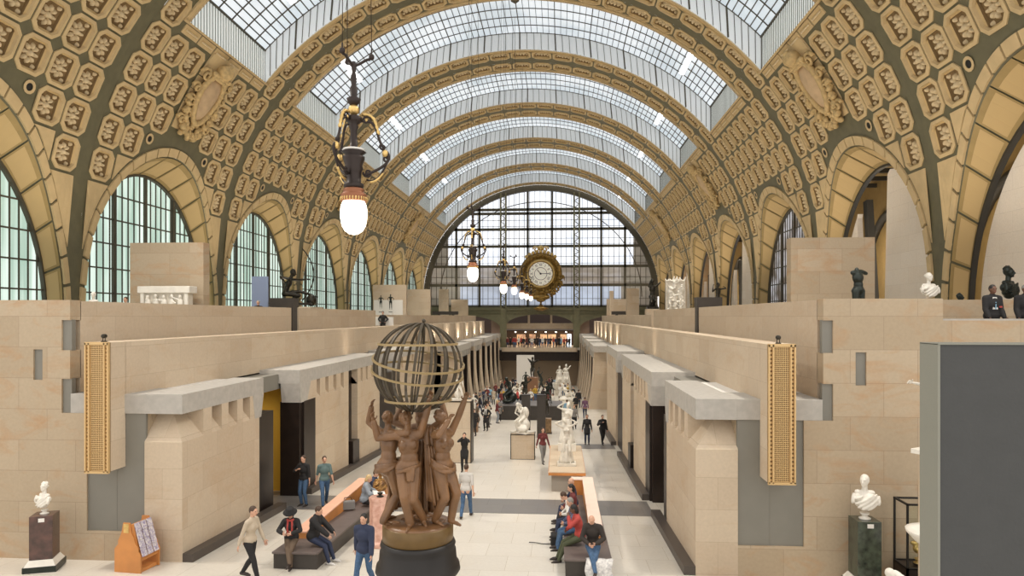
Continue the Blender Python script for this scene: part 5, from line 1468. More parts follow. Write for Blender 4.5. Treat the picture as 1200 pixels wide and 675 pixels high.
# pink pedestal with polychrome bust, beside the globe group
fz=FZ(18.7); e=empty('pedestal',(-1.82,18.7,fz),.3,'pink marble octagonal pedestal behind the globe statue on the left','pedestal')
MB().lathe([(.33,0),(.36,.04),(.36,.12),(.30,.18),(.29,1.22),(.31,1.3),(.31,1.36)],n=8,smooth=False).build('shaft',M['rosemarble'],e)
ge=bust((-1.82,18.7,fz+1.36),pi+.5,.8,mat('gilded_bronze_bust',(.42,.23,.07),.3,metal=.6,col2=(.12,.06,.03),nscale=9),'gilt and dark bronze bust on the pink marble pedestal',name='bronze_bust',hstyle='curly',hy=.2)
for ch in ge.children:
    if ch.name.startswith('hair') or ch.name.startswith('socle'): ch.data.materials[0]=M['bronze']
# brochure rack
fz=FZ(16.15); e=empty('brochure_rack',(-7.28,16.2,fz),-.12,'orange wooden brochure rack with stepped sides beside the left stone pier','rack')
prof=[(-.34,0),(.14,0),(.14,.30),(.05,.95),(-.02,1.02),(-.10,1.22),(-.12,1.26),(-.17,1.26),(-.18,1.1),(-.25,.85),(-.30,.7),(-.34,.52)]
m=MB(); 
prof=[(-.36,0),(.36,0),(.36,.45),(.30,.55),(.30,.62),(.22,.72),(.18,.85),(.10,1.0),(.06,1.22),(-.12,1.22),(-.16,1.0),(-.22,.86),(-.26,.78),(-.26,.70),(-.36,.58)]
m.prism([(x,-.30,z) for x,z in prof],(0,.04,0)); m.build('side_panel',M['wood'],e)
m=MB(); m.prism([(x,.34,z) for x,z in prof],(0,.04,0)); m.build('side_panel',M['wood'],e)
m=MB(); m.box((-.34,-.26,0),(.30,.34,.08)); m.prism([(.30,-.26,.3),(.34,-.26,.3),(.14,-.26,1.18),(.06,-.26,1.18)],(0,.6,0)); m.build('back',M['wood'],e)
pm=mat('printed_leaflet',(.70,.66,.64),.5,col2=(.30,.26,.42),nscale=22)
for i in range(4):
    for j in range(3):
        z=.42+.20*i; x=.40-.058*i; y=-.2+.2*j
        m=MB(); m.hexa([(x,y-.085,z),(x+.02,y-.085,z),(x+.02,y+.085,z),(x,y+.085,z),(x-.06,y-.085,z+.19),(x-.045,y-.085,z+.19),(x-.045,y+.085,z+.19),(x-.06,y+.085,z+.19)])
        o=m.build('leaflet_stack',pm,None); o.location=(-7.28,16.2,fz); o.rotation_euler=(0,0,-.12)
        tag(o,'stack of printed leaflets in the wooden brochure rack, %s row'%['bottom','second','third','top'][i],'leaflets','leaflet stacks in row %d of the rack'%(i+1))
MB().box((-.10,-.31,.98),(.04,-.295,1.20)).build('brass_plate',M['gold'],e)
# showcase and marbles behind the grey wall at right
e=empty('showcase',(11.42,16.3,FZ(16.3)),0,'tall glass showcase with black frame before the right stone wall','showcase')
m=MB()
for x in (-.42,.42):
    for y in (-.3,.3): m.box((x-.02,y-.02,0),(x+.02,y+.02,2.0))
for z in (.55,2.0):
    for y in (-.3,.3): m.box((-.44,y-.02,z-.02),(.44,y+.02,z+.02))
    for x in (-.42,.42): m.box((x-.02,-.3,z-.02),(x+.02,.3,z+.02))
m.build('frame',M['black'],e)
gm=bpy.data.materials.new('clear_glass'); gm.use_nodes=True; b=gm.node_tree.nodes['Principled BSDF']; b.inputs['Transmission Weight'].default_value=1; b.inputs['Roughness'].default_value=.02; b.inputs['IOR'].default_value=1.05; b.inputs['Base Color'].default_value=(.9,.95,.9,1)
MB().box((-.41,-.31,.56),(.41,-.305,1.98)).build('pane',gm,e); MB().box((-.44,-.32,0),(.44,.32,.55)).build('base',M['bronze_panel'],e)
bust((11.38,16.3,FZ(16.3)+.58),pi,.8,M['gold'],'small gilded bust inside the black-framed glass showcase',name='gilded_bust',draped=False,foot=True)
# near grey wall at the right edge of the picture
w=MB(); w.box((6.35,6.0,-7),(9.5,6.27,-.235)); struct(w.build('wall_near_grey',mat('grey_rough_wall',(.068,.07,.07),.85,noise=.06,nscale=6,bump=.25,bscale=30)))
w=MB(); w.box((6.335,5.99,-7),(6.355,6.28,-.235)); w.box((6.335,5.985,-.24),(9.5,6.28,-.228)); struct(w.build('trim_near_grey',mat('pale_grey_edge',(.25,.25,.21),.85,bump=.2,bscale=30)))  # paler skin on the side and top of the grey wall
# marble statues half hidden by it
statue('marble_statue',(13.2,12.2,FZ(12.2)),-2.2,dict(pel=(0,0,.9),lean=.55,hp=.3,handL=(-.55,.5,1.25),handR=(.3,.5,.9),footL=(-.2,.3,.08),footR=(.2,-.4,.1)),'white marble figure reaching out, half hidden by the grey wall at right',M['marble'],True,1.15,'long',(.9,.8,.15))
e=empty('marble_shell',(10.8,14.35,FZ(14.35)+.47),0,'white marble shell-shaped basin beside the grey wall at right','sculpture')
m=MB()
m.box((-.3,-.3,-.47),(.3,.3,.02)); m.lathe([(.30,0),(.32,.1),(.16,.2),(.13,.85),(.2,1.0),(.42,1.1),(.58,1.28),(.60,1.34),(.50,1.30),(.3,1.18),(.05,1.15)],n=22,cap=False); m.build('basin',M['marble'],e)
statue('marble_statue',(9.75,12.95,FZ(12.95)),.3,dict(pel=(0,0,.5),lean=1.2,plean=.8,hp=.2,handL=(-.3,.6,.3),handR=(.2,.6,.3),footL=(-.2,-.6,.2),footR=(.2,-.6,.2),kpoleL=(0,1,-1),kpoleR=(0,1,-1)),'white marble reclining figure low at the bottom right beside the green pedestal',M['marble'],True,1.1,'long',(1.5,.8,.30),rock=[((0,.2,.1),(.5,.6,.25))])
statue('marble_statue',(11.2,15.2,-2.95),2.2,dict(pel=(0,0,.9),lean=.1,handL=(-.2,.3,1.8),handR=(.45,.1,1.4)),'white winged marble statue on a tall shaft, mostly hidden by the grey wall',M['marble'],True,1.1,'long',(.7,.7,.1))
ped((11.2,15.2,FZ(15.2)),.5,3.2,M['stone_pale'],'tall pale shaft under the winged marble statue behind the grey wall')
# ------------------------------------------------------------------ things on the upper terraces
TZ=-.95
for s,x0,x1 in ((-1,-13.2,-10.3),(1,11.4,14.3)):
    w=MB(); w.box((x0,25,TZ),(x1,25.45,2.8)); struct(w.build('wall_display_'+('left' if s<0 else 'right'),M['stone']))
    # dark angled frame in the gap of the parapet
    w=MB(); w.box((s*9.40,31.42,-.9),(s*9.72,32.0,.42)); w.box((s*9.38,31.4,.42),(s*10.5,32.1,.86)); o=w.build('angled_plinth',M['slate']); tag(o,'dark angled plinth in the gap of the %s parapet'%('left' if s<0 else 'right'),'plinth')
e=empty('sarcophagus_relief',(-11.38,24.4,TZ),0,'white marble relief chest with heavy lid before the left display wall','relief')
m=MB(); m.box((-.86,-.12,0),(.86,.25,1.80)); m.build('panel',M['marble2'],e)
MB().box((-1.0,-.25,1.80),(1.0,.32,2.06)).build('lid',M['marble'],e,bevel=.03)
m=MB()
for x in (-.9,.78): m.box((x,-.2,0),(x+.13,-.1,1.80))
m.build('border',M['marble'],e)
rnd=random.Random(11); m=MB()
for i in range(5):
    x=-.62+.31*i; m.ell((x,-.2,1.66+.04*(i%2)),(.065,.07,.08),8,6); m.ell((x,-.18,1.42),(.12,.08,.2),8,6); cap(m,(x,-.2,1.52),(x+rnd.uniform(-.3,.3),-.26,1.6+rnd.uniform(-.2,.1)),.045,.03); cap(m,(x,-.15,.7),(x+rnd.uniform(-.3,.3),-.18,.3),.06,.04)
skin_obj('figures',m,.02,M['marble'],e,1)
bust((-12.45,21.9,TZ+1.0),pi,.8,M['marble'],'tiny white marble head peeping over the left parapet',hstyle='short',draped=False)
e=empty('pedestal',(-12.45,21.9,TZ),0,'plain pedestal hidden behind the left parapet','pedestal'); MB().box((-.2,-.2,0),(.2,.2,1.0)).build('block',M['stone_pale'],e)
o=MB().box((-11.65,32,TZ),(-10.85,32.08,1.92)).build('display_panel',mat('blue_grey_panel',(.25,.31,.47),.6)); tag(o,'plain blue-grey upright panel before the left windows','panel')
# archer
e,J=statue('bronze_archer',(-12.2,38.3,TZ+1.60),-pi/2+.2,dict(pel=(0,-.3,.55),lean=.35,handL=(.05,1.15,1.35),handR=(.1,-.35,1.15),poleR=(.3,-1,.6),footL=(-.1,1.15,.45),footR=(.1,-.2,.08),kpoleL=(0,.2,1),kpoleR=(0,1,.4)),'bronze crouching archer drawing a large bow above the left parapet',M['bronze'],False,1.75,'short',(1.6,2.4,.12),M['bronze'],vox=.03,rock=[((0,1.1,.15),(.3,.3,.35)),((0,-.2,.0),(.5,.6,.15))])
m=MB(); m.tube([(0.05,1.25-1.2*(t*t)*.55,1.75+1.5*t) for t in [i/8-1 for i in range(17)]],.035,7); m.build('bow',M['bronze'],e)
e2=empty('pedestal',(-11.9,38.3,TZ),0,'low pedestal under the bronze archer behind the left parapet','pedestal'); MB().box((-1.2,-1,0),(1.2,1,1.48)).build('block',M['stone_pale'],e2)
# headless bronze torso, marble bust, bronzes at right
def torso(loc,rz,label):
    e=empty('bronze_torso',loc,rz,label,'sculpture'); J=joints(dict(lean=-.05,side=.1,pel=(0,0,.35),handL=(-.5,.1,1.1),poleL=(-1,0,.3)))
    m=MB(); body_prims(J,1.0,False,m,.01,legs=False,arms=False,headp=False,feet=False); cap(m,J['hipL'],J['hipL']-Vector((0,0,.28)),.1,.09); cap(m,J['hipR'],J['hipR']-Vector((0,0,.28)),.1,.09); cap(m,J['shL'],J['shL']+Vector((-.14,0,-.04)),.06,.05); cap(m,J['neck'],J['neck']+Vector((0,0,.03)),.05)
    skin_obj('torso',m,.016,M['bronze_green'],e,1)
torso((11.2,19.0,TZ+1.30),pi+.4,'dark green bronze headless torso on the right parapet')
e=empty('pedestal',(11.2,19.0,TZ),0,'pedestal under the dark bronze torso behind the right parapet','pedestal'); MB().box((-.25,-.25,0),(.25,.25,1.25)).build('block',M['stone_pale'],e)
bust((13.9,20.7,TZ+1.3),pi,.95,M['marble'],'white marble bust seen above the right parapet beside the arch pier',hstyle='bun',foot=True)
e=empty('pedestal',(13.9,20.7,TZ),0,'pedestal under the white bust behind the right parapet','pedestal'); MB().box((-.22,-.22,0),(.22,.22,1.3)).build('block',M['stone_pale'],e)
for i,(x,y,z,k) in enumerate(((15.05,21.2,TZ+.85,.8),(16.8,21.8,TZ+1.25,1.25),(17.7,22.0,TZ+1.2,1.3))):
    bust((x,y,z),pi+.5,k,M['bronze_green'],['small dark bronze head low above the right parapet','large dark bronze bust with bulky hair behind the attendant at right','dark bronze bust cut by the right edge of the picture'][i],name='bronze_bust',hstyle='curly',draped=i>0)
    e=empty('pedestal',(x,y,TZ),0,['pedestal under the small dark head at right','pedestal under the bulky-haired bronze bust at right','pedestal under the bronze bust at the right edge'][i],'pedestal'); MB().box((-.25,-.25,0),(.25,.25,z-TZ)).build('block',M['stone_pale'],e)
# white high relief, tall dark statue, small bronze with raised arm
e=empty('high_relief',(10.85,46,TZ),0,'large white plaster high relief of crowded figures on the right terrace','relief'); MB().box((-.62,0,0),(.66,.3,3.35)).build('slab',M['marble2'],e)
m=MB(); rnd=random.Random(21)
for i in range(26):
    x=rnd.uniform(-.5,.5); z=rnd.uniform(1.2,3.2); m.ell((x,-.06,z),(.09,.1,.12),8,6); m.ell((x+.02,-.04,z-.25),(.14,.12,.22),8,6); cap(m,(x,-.08,z-.1),(x+rnd.uniform(-.35,.35),-.16,z+rnd.uniform(-.3,.35)),.05,.035)
for i in range(9): cap(m,(-.6+.15*i,0,3.3),(-.6+.15*i+rnd.uniform(-.1,.1),0,3.3+rnd.uniform(.05,.3)),.07,.04)
skin_obj('figures',m,.03,M['marble'],e,1)
statue('bronze_statue',(11.5,62,TZ+1.6),pi,dict(pel=(0,0,.93),lean=.05,handL=(-.35,.1,1.9),handR=(.25,.2,1.9),footL=(-.15,.1,.08),footR=(.1,-.1,.08)),'very tall dark bronze figure carrying a load on its head on the right terrace',M['bronze'],False,1.85,'curly',(1,1,.2),vox=.045,robe=(.95,0,.2,.3))
e=empty('pedestal',(11.5,62,TZ),0,'stone pedestal under the very tall dark bronze on the right terrace','pedestal'); MB().box((-.6,-.6,0),(.6,.6,1.6)).build('block',M['stone_pale'],e)
statue('bronze_statue',(11.35,36,TZ+.85),pi+.6,dict(pel=(0,0,.93),handL=(-.1,.35,1.5),handR=(.45,.1,1.5),poleR=(1,0,-1)),'dark bronze man with one raised forearm on the right terrace',M['bronze'],False,.98,'short',(.5,.5,.1),vox=.022)
e=empty('pedestal',(11.35,36,TZ),0,'pedestal under the dark bronze with raised forearm','pedestal'); MB().box((-.3,-.3,0),(.3,.3,.85)).build('block',M['stone_pale'],e)
# stone blocks of the far terraces
w=MB(); w.box((-14.0,62,TZ),(-10.9,62.5,2.9)); w.box((-13.8,75,TZ),(-11.15,75.5,3.0)); w.box((-13.2,92,TZ),(-11.9,92.6,3.7)); w.box((-12.3,97,TZ),(-9.9,97.5,2.4))
w.box((11.0,80,TZ),(12.4,81.2,3.25)); w.box((10.05,100,TZ),(13,100.5,2.5)); w.box((9.9,92,TZ),(10.4,92.6,3.4)); w.box((10.7,55,TZ),(12.6,55.4,-.0))
struct(w.build('wall_display_far',M['stone_pale']))
w=MB(); w.box((-13.9,61.9,TZ),(-11.2,61.98,1.5)); struct(w.build('trim_white_panel',M['white']))
w=MB(); w.box((-10.1,47.7,-.65),(-8.6,47.9,-.05)); struct(w.build('trim_low_screen',M['white']))
for i,(x,y,h,lab) in enumerate(((-13.0,61,.9,'small dark bronze figurine standing before the white panel on the left terrace'),(-12.1,61,1.05,'slightly taller dark bronze figurine before the white panel, right of its neighbour'))):
    statue('bronze_statuette',(x,y,TZ+1.3),pi,stand(0,0,'hips'),lab,M['bronze_green'],False,h*.75,'short',(.3,.3,.06),vox=.03)
    e=empty('pedestal',(x,y,TZ),0,['stand of the left dark figurine before the white panel','stand of the right dark figurine before the white panel'][i],'pedestal'); MB().box((-.18,-.18,0),(.18,.18,1.3)).build('block',M['white'],e)
for s in (-1,1):
    w=MB(); w.box((s*9.7,86,.2),(s*13,86.6,.62)); w.box((s*10.2,86.1,-1.5),(s*10.5,86.5,.2)); w.box((s*12,86.1,-1.5),(s*12.3,86.5,.2)); o=w.build('angled_plinth',M['slate']); tag(o,'long dark display ledge far along the %s terrace'%('left' if s<0 else 'right'),'plinth')
# ------------------------------------------------------------------ people
def on(x,y): return (x,y,FZ(y))
BT=.46   # bench seat height
# left bench
person((-3.62,16.88,FZ(16.7)),pi+.1,dict(sit(.495,.12,.25,0,kx=.09,fwd=.46,hands='read',cross=True)),'person in black hat, red scarf and dark coat reading, seated on left bench end','black','brown','brown','bob',0,True,.015,hat=True,scarf='red',g=.03,k=.93)
person((-3.13,17.1,FZ(17.0)),-pi/2-.15,dict(sit(.495,.2,.15,.1,kx=.13,fwd=.50,hands='knee')),'person in black hooded jacket and jeans sitting sideways on the left bench','black','navy','brown','short',0,False,.015,shoe=M['soleshoe'],g=.04,k=.96)
person((-3.1,21.6,FZ(21.5)),-pi/2+.2,dict(sit(.46,.15,.3,0,fwd=.5,hands='read')),'white-haired person in grey-blue jacket reading on the left bench','greyblue','black','blond','bob',0,True,.018,g=.035)
person((-3.1,22.5,FZ(22.4)),-pi/2,dict(sit(.46,.15,.25,0,fwd=.5,hands='lap')),'person in dark jacket beside the white-haired reader on the left bench','navy','black','brown','short',0,False,.018,g=.03)
e=empty('handbag',(-3.45,20.95,FZ(20.7)+.44),.4,'dark grey bag on the left bench behind the white-haired reader','bag'); MB().box((-.22,-.09,0),(.22,.09,.28)).build('bag_body',C_['grey'],e,bevel=.03); MB().tube([(-.12,0,.27),(-.1,0,.38),(.1,0,.38),(.12,0,.27)],.012,6).build('handle',M['black'],e)
o=MB().box((-.2,-.14,0),(.2,.14,.012)).build('magazine',M['white']); o.location=(-2.60,21.5,FZ(21.5)+.86); o.rotation_euler=(.3,.2,.5); tag(o,'open white paper held by the white-haired reader','paper')
# doorway left
person(on(-5.75,23.3),pi-.3,stand(0,0,'bag'),'person in black top and jeans standing by the dark doorway at left','black','jeans','brown','short',0,False,.018,sleeve=.7)
person(on(-5.05,23.4),pi+.5,stand(1,1,'down'),'person in teal sleeveless top and jeans beside the dark doorway','teal','jeans','brown','short',0,False,.018,sleeve=.55)
# walkers in the foreground
person(on(-4.15,15.7),-pi/2-.2,stand(0,1,'down',.12),'person in beige top walking at the bottom left, partly cut by the frame','beige','black','brown','short',0,True,.018)
person(on(-1.25,15.2),pi-.2,stand(0,1,'down',.05),'person in navy coat and jeans walking just left of the globe statue','navy','jeans','black','short',0,False,.018,g=.03)
person(on(.12,22.1),-.1,stand(0,1,'down',.05),'person in pale short-sleeved shirt and jeans walking away beside the globe statue','pale','jeans','brown','short',0,False,.018,sleeve=.55)
person(on(-1.10,30.5),pi,stand(0,0,'camera',.02),'person in black raising a camera beside the tall slab pedestal','black','black','black','short',0,False,.02,coat=.5)
# right bench
person((3.98,16.9,FZ(16.75)),pi-.15,dict(sit(.495,.22,.35,-.3,kx=.09,fwd=.50,hands='lap',cross=True)),'bald person in dark shirt and jeans at the near end of the right bench','dkbrown','jeans','grey','short',0,False,.015,bald=True,g=.022)
m=MB(); m.smooth=True
rows=[]
for j in range(9):
    rows.append([m.vert(( -.32+.64*i/8+.03*sin(j), -.02-.05*min(j,4)/4*2+(-.0 if j<3 else -.02*j)+.02*sin(i*2+j), (.0 if j<3 else -.075*(j-2))+.012*sin(i*1.7))) for i in range(9)])
for a,b in zip(rows,rows[1:]):
    for i in range(8): m.face((a[i],a[i+1],b[i+1],b[i]))
o=m.build('newspaper',mat('newsprint',(.75,.73,.70),.8,col2=(.45,.44,.44),nscale=16),fix=False); o.location=(4.1,16.52,FZ(16.6)+.45); s_=o.modifiers.new('s','SOLIDIFY'); s_.thickness=.008; tag(o,'crumpled newspaper hanging over the near end of the right bench','newspaper')
person((3.68,17.75,FZ(17.7)),pi/2+.15,dict(sit(.495,.2,.2,-.2,kx=.12,fwd=.56,hands='face')),'person in red cardigan and olive trousers on the right bench','red','green','black','bob',2,True,.015,g=.025)
pp,_=person((3.60,18.75,FZ(18.7)),pi/2+.1,dict(sit(.46,.2,.2,.2,fwd=.50,hands='lap')),'person in blue checked shirt and jeans seen from behind on the right bench','purple','jeans','grey','short',0,False,.015,g=.025,shoe=M['leather'])
cm=bpy.data.materials.new('checked_shirt'); cm.use_nodes=True; nt=cm.node_tree; b=nt.nodes['Principled BSDF']; tc=nt.nodes.new('ShaderNodeTexCoord'); w1=nt.nodes.new('ShaderNodeTexChecker'); w1.inputs['Scale'].default_value=26; w1.inputs[1].default_value=(.03,.045,.11,1); w1.inputs[2].default_value=(.14,.15,.22,1); nt.links.new(tc.outputs['Object'],w1.inputs[0]); nt.links.new(w1.outputs[0],b.inputs['Base Color']); b.inputs['Roughness'].default_value=.85
for ch in pp.children:
    if ch.name.startswith('top'): ch.data.materials[0]=cm
person((3.55,19.75,FZ(19.7)),pi/2,dict(sit(.46,.4,.3,0,fwd=.48,hands='lap')),'person in white and lilac top bending forward behind the checked shirt','white','navy','brown','short',0,True,.018)
person((3.6,20.6,FZ(20.5)),pi/2+.1,dict(sit(.46,.1,.2,0,fwd=.52,hands='lap')),'dark-haired person in maroon jacket on the right bench','darkred','black','black','bob',0,True,.018)
person((3.62,21.6,FZ(21.5)),pi/2,dict(sit(.46,.1,.1,0,fwd=.52,hands='lap')),'bald person in navy jumper farthest on the right bench','navy','navy','grey','short',0,False,.018,bald=True)
e=empty('shoulder_bag',(3.05,19.2,FZ(19.2)),0,'black bag with loose strap on the floor beside the right bench','bag'); MB().box((-.14,-.18,0),(.14,.18,.3)).build('bag_body',C_['black'],e,bevel=.04); MB().tube(bez((-.1,0,.02),(-.5,-.1,.02),(-.4,.1,.02),(-.75,.05,.03)),.012,6).build('strap',M['black'],e)
# middle distance
person(on(2.35,33.2),pi+.4,stand(0,1,'down'),'person in maroon top walking past the boxed pedestal','darkred','grey','brown','short',0,True,.022)
person(on(4.78,40.2),pi,stand(0,0,'down'),'person in open black coat standing at the edge of the dark floor band','black','navy','brown','short',0,False,.022,coat=.55)
person(on(5.68,40.3),pi+.3,stand(0,1,'bag'),'person in black jacket with shoulder bag right of the black-coated one','black','black','brown','short',0,False,.022,g=.03)
person(on(5.25,56),0,stand(0,1,'down'),'person in purple top walking away along the right wall','purple','navy','brown','short',0,True,.025)
person(on(3.75,52.5),.3,stand(0,0,'phone'),'person in light blue jacket by the right end of the slate platform','ltblue','black','brown','short',0,False,.025)
person(on(-1.85,46.5),pi-.2,stand(0,0,'hips'),'person in dark suit with white scarf standing left of the slate platform','black','black','brown','short',0,False,.025,coat=.6,scarf='white')
person(on(-2.7,48.4),-1.2,stand(0,0,'back'),'person in long dark brown coat at the left of the standing crowd','brown','black','brown','short',0,False,.025,coat=.8)
person(on(-2.1,50.6),-.9,stand(0,0,'fold'),'person in black top beside the long brown coat in the crowd','black','grey','brown','long',0,True,.025)
person(on(-1.55,51.5),-1.3,stand(0,0,'phone'),'person in pale jeans leaning at the left end of the slate platform','darkred','greyblue','blond','bob',0,True,.025)
person(on(-3.3,52.5),-.6,stand(0,0,'down'),'person in lilac-grey shirt at the back of the left crowd','greyblue','black','grey','short',0,False,.025)
person(on(-3.6,45.2),.4,stand(0,0,'hips'),'person in navy jacket at the near left of the standing crowd','navy','black','brown','short',0,False,.025,g=.03)
person(on(-4.2,47.5),-.5,stand(0,0,'fold'),'person in dark grey coat close to the left wall in the crowd','grey','black','black','short',0,False,.025,coat=.7)
person(on(-3.4,50.2),2.6,stand(0,0,'phone'),'person in black jacket looking at a phone in the left crowd','black','jeans','brown','short',0,False,.025,g=.035)
person(on(-4.5,51.8),1.2,stand(0,0,'down'),'person in maroon coat near the left wall pier','darkred','black','brown','bob',0,True,.025,coat=.7)
person(on(-2.6,54.0),-.4,stand(0,0,'back'),'person in black coat behind the lilac-grey shirt in the left crowd','black','black','grey','short',0,False,.025,coat=.8)
person(on(-1.9,48.6),2.2,stand(0,0,'fold'),'person in beige jacket at the front right of the left crowd','beige','black','brown','short',0,False,.025,g=.03)
person(on(-4.9,49.2),.2,stand(0,0,'down'),'person in black top nearest the left wall at mid-distance','black','navy','black','short',0,False,.025)
person(on(4.2,47.8),pi,stand(0,1,'down'),'person in grey top walking towards the viewer on the right','grey','black','brown','short',0,False,.025)
person(on(-2.3,43.6),2.9,stand(0,0,'down'),'person in black coat standing nearest in the left crowd','black','black','black','short',0,False,.025,coat=.6)
person(on(-3.2,43.2),.8,stand(0,0,'fold'),'person in navy coat left of the nearest black coat in the crowd','navy','black','brown','long',0,True,.025,coat=.5)
person(on(-4.3,44.4),1.9,stand(0,0,'phone'),'person in brown jacket near the left wall before the crowd','brown','jeans','brown','short',0,False,.025,g=.03)
person(on(-1.5,53.0),.2,stand(0,0,'down'),'person in grey coat touching the left end of the slate platform','grey','black','grey','short',0,False,.025,coat=.6)
# attendants behind the parapet at right
e_,_=person((13.8,17.62,TZ),pi+.1,dict(stand(0,0,'down'),handL=(-.18,.18,.92),handR=(.2,.18,.92)),'attendant in dark suit and white shirt leaning on the right parapet','black','black','black','short',2,False,.015,k=.955,g=.03)
m=MB(); m.hexa([(-.06,.125,1.12),(.06,.125,1.12),(.06,.10,1.12),(-.06,.10,1.12),(-.05,.10,1.42),(.05,.10,1.42),(.05,.06,1.42),(-.05,.06,1.42)]); m.build('shirt_front',C_['white'],e_)
MB().box((-.012,.135,1.12),(.012,.14,1.30)).build('lanyard',C_['ltblue'],e_); MB().box((-.16,.125,1.16),(-.09,.14,1.20)).build('badge',C_['red'],e_)
person((14.6,17.65,TZ),pi-.2,dict(stand(0,0,'down'),handL=(-.18,.18,.92),handR=(.2,.18,.92)),'second attendant in black cut by the right edge of the picture','black','black','grey','short',2,False,.018,k=.96,g=.03)
person((-12.7,24.0,TZ),pi,stand(0,0,'down'),'visitor whose head shows over the left parapet beside the display wall','grey','black','brown','short',0,False,.025,k=.88)
person((-10.6,30.4,TZ),pi,stand(0,0,'down'),'visitor whose head shows over the left parapet before the blue panel','black','black','grey','short',0,False,.025,k=.9)
person((-9.3,47.6,-1.4),pi,stand(0,0,'hips'),'visitor in black looking over the low white screen on the left gallery','black','black','black','short',0,False,.03)
# distant crowd : six figures copied
protos=[]
specs=[('down',0,'black','jeans','brown',False,None),('fold',0,'navy','black','grey',False,.5),('phone',0,'darkred','black','black',True,None),('down',1,'grey','navy','brown',False,None),('hips',0,'white','jeans','blond',True,None),('back',0,'black','brown','black',False,.7)]
labs={'black':'visitor in a black top in the distant crowd','navy':'visitor in a navy coat in the distant crowd','darkred':'visitor in a maroon top in the distant crowd','grey':'visitor in a grey top in the distant crowd','white':'visitor in a white top in the distant crowd','ltblue':'visitor in a light blue top in the distant crowd','red':'visitor in a red top in the distant crowd','beige':'visitor in a beige top in the distant crowd','yellow':'visitor in a mustard top in the distant crowd'}
rnd=random.Random(44); spots=[]
def ok(x,y):
    return all((x-a)**2+((y-b)*.6)**2>.32 for a,b in spots) and not (abs(x+.1)<3.2 and 52<y<59) and not(abs(x-.2)<1 and abs(y-76)<1.2) and not(abs(x+1)<1.3 and abs(y-70)<1.6) and not (abs(x-3.9)<1.3 and abs(y-62)<1.6) and not (abs(x-3.9)<1.4 and 82.5<y<87.5) and not (abs(x+1.3)<1.4 and abs(y-90)<.8)
tries=0
while len(spots)<62 and tries<4000:
    tries+=1
    y=59+41*rnd.random()**.85; x=rnd.uniform(-4.6,5.0)
    if ok(x,y): spots.append((x,y))
spots=spots[:62]
spots+=[(-4.4,57.5),(-3.7,58.3),(-4.9,55.2),(-4.3,61),(5.0,66),(4.6,60)]
tops=['black','black','navy','darkred','grey','white','black','ltblue','beige','red','black','navy','yellow']
for i,(x,y) in enumerate(spots):
    if i<6:
        a,st,tp,tr,hr,fem,coat=specs[i]
        e,_=person(on(x,y),rnd.uniform(0,6.28),stand(0,st,a),labs[tp],tp,tr,hr,'short',0,fem,.035,coat=coat,detail=False,g=.025,group='visitors in the distant crowd')
        protos.append((e,list(e.children)))
    else:
        e0,ch0=protos[rnd.randrange(6)]; tp=rnd.choice(tops)
        e=e0.copy(); COL.objects.link(e); e.location=on(x,y); e.rotation_euler=(0,0,rnd.uniform(0,6.28)); sc=rnd.uniform(.92,1.04); e.scale=(sc,sc,sc); e['label']=labs[tp]
        for ch in ch0:
            c=ch.copy(); COL.objects.link(c); c.parent=e
            if ch.name.startswith(('top','coat')):
                c.material_slots[0].link='OBJECT'; c.material_slots[0].material=C_[tp]
# people on the end balcony
for i in range(24):
    x=-5.2+10.4*((i+rnd.random()*.2)/24); y=109.9+(i%3)*.85
    e0,ch0=protos[rnd.randrange(6)]; tp=rnd.choice(['black','navy','darkred','white','black','red','ltblue'])
    e=e0.copy(); COL.objects.link(e); e.location=(x,y if abs(x)<4.8 else 110,-5.1); e.rotation_euler=(0,0,pi+rnd.uniform(-1,1)); e['label']=labs[tp].replace('in the distant crowd','behind the parapet of the end balcony'); e['group']='visitors on the end balcony'
    for ch in ch0:
        c=ch.copy(); COL.objects.link(c); c.parent=e
        if ch.name.startswith(('top','coat')):
            c.material_slots[0].link='OBJECT'; c.material_slots[0].material=C_[tp]
# lit doorways and lamps of the lobby behind the balcony
for i,(x,w_) in enumerate(((-3.6,1.5),(-1.6,1.1),(.4,1.2),(1.9,1.4),(3.9,1.1))):
    d=MB(); d.box((x-w_/2,YE+8.9,-5.1),(x+w_/2,YE+9.0,-3.2)); struct(d.build('door_%d'%(i+1),glass_lit('warm_lit_doorway',(1,.55,.25),.9,mott=1.2,stripe=(1.2,1.2,1.2),col2=(.35,.12,.06))))
d=MB(); d.box((4.5,YE+3.8,-5.1),(5.2,YE+3.9,-3.0)); struct(d.build('window_9',glass_lit('daylit_doorway',(.9,.97,1),1.6)))
for i in range(6):
    o=MB().lathe([(.05,0),(.16,.05),(.14,.14),(.03,.2)],(0,0,0),12).build('ceiling_lamp',M['globe']); o.location=(-4.2+1.7*i,YE+2.5,-2.75); tag(o,'small glowing lamp under the lobby ceiling beyond the end balcony','ceiling lamp','lobby lamps')
lf=MB(); lf.box((-7,YE+.6,-2.5),(7,YE+9,-2.3)); struct(lf.build('ceiling_lobby',mat('lobby_ceiling',(.10,.07,.05),.8)))
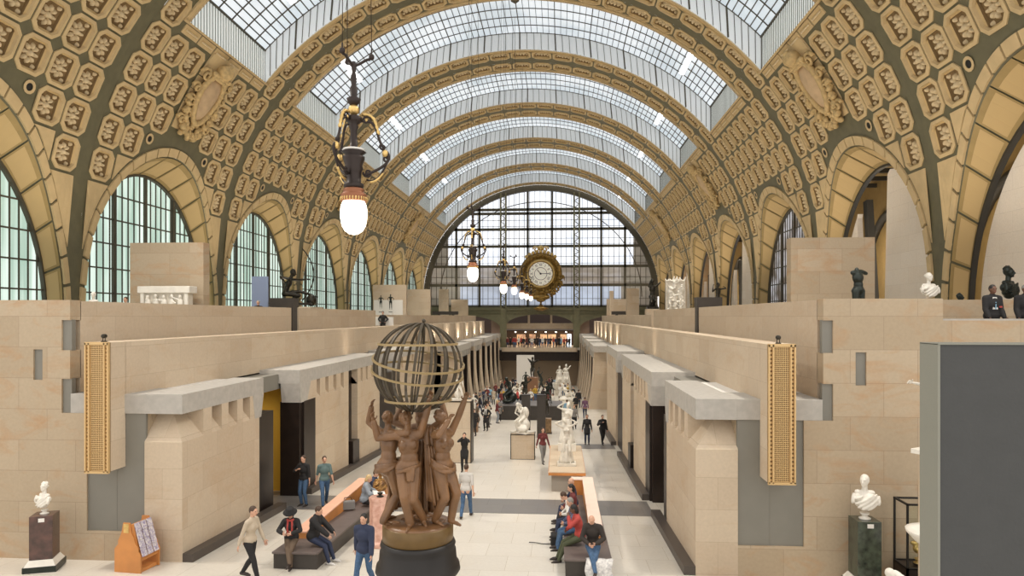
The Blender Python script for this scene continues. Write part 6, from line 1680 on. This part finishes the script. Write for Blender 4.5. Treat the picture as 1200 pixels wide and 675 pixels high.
# ------------------------------------------------------------------ light
w=bpy.data.worlds.new('world'); scene.world=w; w.use_nodes=True
bg=w.node_tree.nodes['Background']; bg.inputs[0].default_value=(1,.95,.89,1); bg.inputs[1].default_value=1.4
def spot(name,loc,tgt,power,col=(1,.85,.65),size=1.2,blend=.6,rad=.15):
    l=bpy.data.lights.new(name,'SPOT'); l.energy=power; l.color=col; l.spot_size=size; l.spot_blend=blend; l.shadow_soft_size=rad
    o=bpy.data.objects.new(name,l); COL.objects.link(o); o.location=loc
    o.rotation_euler=(Vector(tgt)-Vector(loc)).to_track_quat('-Z','Y').to_euler(); return o
def area(name,loc,tgt,power,sx,sy,col=(1,.86,.68)):
    l=bpy.data.lights.new(name,'AREA'); l.shape='RECTANGLE'; l.size=sx; l.size_y=sy; l.energy=power; l.color=col
    o=bpy.data.objects.new(name,l); COL.objects.link(o); o.location=loc
    o.rotation_euler=(Vector(tgt)-Vector(loc)).to_track_quat('-Z','Y').to_euler(); return o
for s in (-1,1):
    # uplights on the terraces wash the vault
    for k in range(7):
        y=23+k*13.5
        spot('uplight',(s*14.5,y+UC-3.5,-.5),(s*14,y+UC-3,15),1700,(1,.88,.72),2.2,.8,.3)
    # wall washers behind the cornices
    for k in range(6): spot('washer',(s*7.75,62+k*7.6,-2.7),(s*8.5,62+k*7.6,-1),260,(1,.88,.72),2.0,.9,.1)
    area('strip_light',(s*7.5,35,-1.9),(s*7.98,35,-1.4),90,.1,30,(1,.9,.76))
    spot('room_light',(s*9.6,24,-3),(s*9.0,25.5,-7),110,(1,.85,.6),2.6,.5,.3)
    # aisle lamps
    for k in range(7): 
        l=bpy.data.lights.new('aisle_lamp','POINT'); l.energy=420; l.color=(1,.82,.6); l.shadow_soft_size=.4
        o=bpy.data.objects.new('aisle_lamp',l); COL.objects.link(o); o.location=(s*24.5,YB[k]+UC,4)
    # added fill spots above the nave floor, making up for the dimmer skylight
    for k in range(7):
        spot('fill_downlight',(s*11.5,YB[k],13.5),(s*2,YB[k]+3,-8),6000,(1,.91,.79),1.5,.8,.5)
for k in range(4):
    l=bpy.data.lights.new('lobby_lamp','POINT'); l.energy=160; l.color=(1,.7,.42); l.shadow_soft_size=.3
    o=bpy.data.objects.new('lobby_lamp',l); COL.objects.link(o); o.location=(-4+k*3,YE+5,-3.2)
vs=scene.view_settings; vs.view_transform='Standard'; vs.look='None'; vs.gamma=1; vs.use_curve_mapping=False; vs.exposure=0.0
scene.display_settings.display_device='sRGB'
scene.cycles.use_denoising=True
scene.cycles.max_bounces=7; scene.cycles.diffuse_bounces=4; scene.cycles.glossy_bounces=3
scene.cycles.sample_clamp_indirect=6
scene.cycles.use_adaptive_sampling=True
